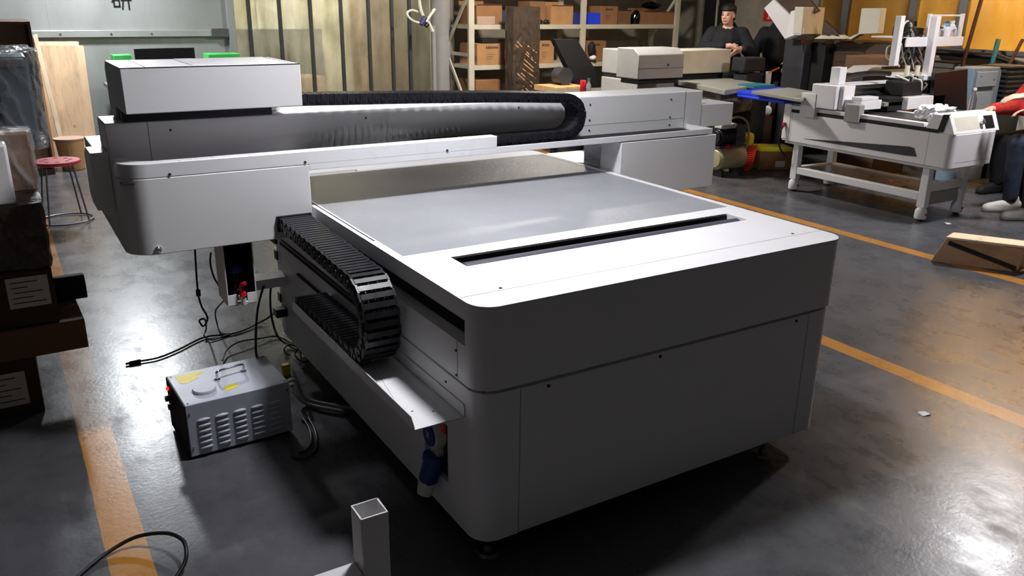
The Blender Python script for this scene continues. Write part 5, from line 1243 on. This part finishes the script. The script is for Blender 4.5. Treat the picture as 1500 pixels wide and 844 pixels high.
# person in black half hidden by the raised flap
q2 = at(1144, 14, 'x', 7.45)
p2 = thing('person', 'person in black clothes whose head is hidden behind the raised white flap', 'person', (q2.x, q2.y, 0), R(-60)); T = wm(p2)
hp_ = (.02, -.04, 1.50); parts, g, Rz = head_parts(hp_, R(60))
Rw, Lw = (-.16, -.30, .98), (.20, -.22, .95)
parts += [('c', [(0, .02, 1.30), (0, .0, 1.45)], [.062, .055]), ('c', [(0, .03, .95), (0, .03, 1.10), (0, .03, 1.26)], [.13, .12, .13]),
          ('c', [(-.17, .03, 1.31), (-.25, -.02, 1.07), Rw], [.055, .045, .03]), ('c', [(.17, .03, 1.31), (.26, .0, 1.06), Lw], [.055, .045, .03]),
          ('c', [(-.09, .03, .92), (-.10, .0, .5), (-.10, .04, .09)], [.085, .06, .042]), ('c', [(.09, .03, .92), (.10, .0, .5), (.10, .04, .09)], [.085, .06, .042]),
          ('c', [(-.10, .04, .045), (-.11, -.13, .03)], [.04, .032]), ('c', [(.10, .04, .045), (.11, -.13, .03)], [.04, .032])]
parts += hand(Rw, (.3, -.8, -.3), (.6, .2, .5), (-.5, -.3, .7), .5) + hand(Lw, (-.1, -.8, -.4), (-.6, 0, .6), (.3, -.5, .7), .5)
body = fuse('body', 'skin', p2, parts, T, .0095, 5); face_bits(body, g, Rz, T)
fuse('jacket', 'fabric_black', p2, [('c', [(0, .03, .86), (0, .02, 1.06), (0, .03, 1.22)], [.17, .18, .18]), ('e', (0, .03, 1.24), (.215, .14, .13)), ('c', [(-.17, .03, 1.29), (-.27, -.02, 1.07), (-.19, -.26, .99)], [.09, .08, .056]), ('c', [(.17, .03, 1.29), (.28, .0, 1.06), (.22, -.18, .965)], [.09, .08, .056]), ('e', (0, .05, 1.39), (.11, .09, .06))], T, .013, 5)
fuse('trousers', 'fabric_black_soft', p2, [('c', [(0, .03, .98), (0, .03, .88)], [.13, .135]), ('c', [(-.09, .03, .9), (-.10, .0, .5), (-.10, .035, .12)], [.105, .08, .062]), ('c', [(.09, .03, .9), (.10, .0, .5), (.10, .035, .12)], [.105, .08, .062])], T, .014, 5)
for s in (-1, 1): fuse('shoe', 'black_matte', p2, [('c', [(.1*s, .05, .05), (.108*s, -.14, .042)], [.049, .041])], T, .01, 4)
fuse('hair', 'hair', p2, [('e', g(0, .02, .05), (.086, .098, .086), Rz), ('e', g(0, .06, -.02), (.07, .05, .06), Rz)], T, .01, 3)

# two workers at the right border
def sitter(label, loc, rz, hr, jacket, trousers, shoe, wristR, wristL, seat=.45, lean=.12, vest=None, kneeR=None, footR=None, kneeL=None, footL=None, dR=(0, -1, -.1), dL=(0, -1, -.1)):
    p = thing('person', label, 'person', loc, rz); T = wm(p)
    hz = seat+.10
    neck = (0, -lean-.05, hz+.56); hp_ = (0, -lean-.10, hz+.70); parts, g, Rz = head_parts(hp_, hr)
    kR, fR = kneeR or (-.14, -.44, hz+.02), footR or (-.14, -.40, .08); kL, fL = kneeL or (.14, -.44, hz+.02), footL or (.14, -.40, .08)
    mid = lambda a, b, d=(0, 0, 0): tuple((Vector(a)+Vector(b))/2+Vector(d))
    shR, shL = (-.19, -lean+.0, hz+.50), (.19, -lean, hz+.50); eR, eL = mid(shR, wristR, (-.06, .06, -.12)), mid(shL, wristL, (.06, .06, -.12))
    parts += [('c', [(0, 0, hz), (0, -lean*.4, hz+.2), (0, -lean, hz+.44)], [.13, .125, .13]), ('c', [(0, -lean, hz+.45), neck, hp_], [.06, .055, .05]),
              ('c', [shR, eR, wristR], [.055, .045, .028]), ('c', [shL, eL, wristL], [.055, .045, .028]),
              ('c', [(-.09, 0, hz), kR, fR], [.085, .06, .042]), ('c', [(.09, 0, hz), kL, fL], [.085, .06, .042]),
              ('c', [(fR[0], fR[1]+.02, .05), (fR[0]-.01, fR[1]-.15, .034)], [.04, .032]), ('c', [(fL[0], fL[1]+.02, .05), (fL[0]+.01, fL[1]-.15, .034)], [.04, .032])]
    parts += hand(wristR, dR, (1, 0, .3), (0, -.1, 1), .35)+hand(wristL, dL, (-1, 0, .3), (0, -.1, 1), .35)
    body = fuse('body', 'skin', p, parts, T, .0095, 5); face_bits(body, g, Rz, T)
    cuff = lambda e, w: tuple(Vector(e)+(Vector(w)-Vector(e))*.86)
    fuse('jacket', jacket, p, [('c', [(0, 0, hz+.02), (0, -lean*.4, hz+.2), (0, -lean, hz+.42)], [.16, .165, .165]), ('e', (0, -lean, hz+.45), (.215, .13, .12)), ('c', [shR, eR, cuff(eR, wristR)], [.085, .07, .05]), ('c', [shL, eL, cuff(eL, wristL)], [.085, .07, .05])], T, .013, 5)
    if vest: fuse('vest', vest, p, [('c', [(0, -.02, hz-.02), (0, -lean*.4, hz+.14), (0, -lean, hz+.36)], [.18, .182, .178])], T, .014, 4)
    ank = lambda k_, f: tuple(Vector(k_)+(Vector(f)-Vector(k_))*.90)
    fuse('trousers', trousers, p, [('c', [(-.08, .0, hz), (.08, 0, hz)], [.14, .14]), ('c', [(-.09, 0, hz), kR, ank(kR, fR)], [.1, .078, .062]), ('c', [(.09, 0, hz), kL, ank(kL, fL)], [.1, .078, .062])], T, .014, 5)
    for f in (fR, fL):
        so = fuse('shoe', shoe, p, [('c', [(f[0], f[1]+.05, .06), (f[0], f[1]-.05, .058), (f[0], f[1]-.17, .042)], [.05, .045, .036]), ('c', [(f[0], f[1]+.05, .03), (f[0], f[1]-.18, .028)], [.046, .044]), ('c', [(f[0], f[1]+.03, .08), (f[0], f[1]+.03, .11)], [.045, .042])], T, .009, 3)
        for v in so.data.vertices:
            if v.co.z < .004: v.co.z = .004
    fuse('hair', 'hair', p, [('e', g(0, .02, .05), (.086, .098, .086), Rz), ('e', g(0, .06, -.02), (.07, .05, .06), Rz)], T, .01, 3)
    return p, T
fq = at(1500, 322, 'z', 0)
rz1 = R(-122)
Tt = Matrix.Translation((0, 0, 0)) @ Matrix.Rotation(rz1, 4, 'Z')
# place so that the near foot stands where the white shoe is
foot_local = Vector((-.14, -.40, 0)); base = Vector((fq.x, fq.y, 0))-Tt @ Vector((.12, -.40, 0))+Vector((.02, 0, 0))
inv = (Matrix.Translation(base) @ Tt).inverted()
wA = inv @ at(1497, 140, 'z', .95)
pA, TA = sitter('seated worker in blue jeans and white shoes at the right border', (base.x, base.y, 0), rz1, 0, 'grey_fabric', 'denim', 'shoe_white', (-.05, -.42, .86), tuple(inv @ at(1500, 141, 'y', 1.62)), .46, .08)
m = MB(); m.lathe([(.17, .375), (.18, .39), (.18, .405), (.16, .415)], (base.x, base.y, 0), 24); st2 = m.build('stool_seat', 'black_matte', None)
tag(st2, 'black stool under the seated worker in jeans at the right border', 'stool'); st2.name = 'work_stool'
m = MB(); m.cyl((base.x, base.y, .03), (base.x, base.y, .374), .03, n=14); m.lathe([(.2, 0), (.2, .015), (.05, .035)], (base.x, base.y, 0), 24); m.build('stool_post', 'dark_grey', st2)
b2 = at(1488, 250, 'y', 2.15); base2 = Vector((b2.x+.34, 2.12, 0)); rz2 = R(-100)
inv2 = (Matrix.Translation(base2) @ Matrix.Rotation(rz2, 4, 'Z')).inverted()
pB, TB = sitter('worker in a red jacket reaching onto the right-hand printer deck', (base2.x, base2.y, 0), rz2, 0, 'fabric_red', 'fabric_black_soft', 'black_matte', tuple(inv2 @ at(1451, 160, 'y', 2.05)), tuple(inv2 @ at(1462, 158, 'y', 2.3)), .40, .0, None, footR=(-.14, -.34, .08), footL=(.14, -.34, .08), kneeR=(-.14, -.40, .48), kneeL=(.14, -.40, .48))
m = MB(); m.box(base2.x-.16, base2.x+.16, base2.y-.16, base2.y+.16, 0, .37); ws = m.build('foot_stool', 'brown_board', None, bevel=.01); tag(ws, 'brown box seat under the worker in the red jacket', 'stool')
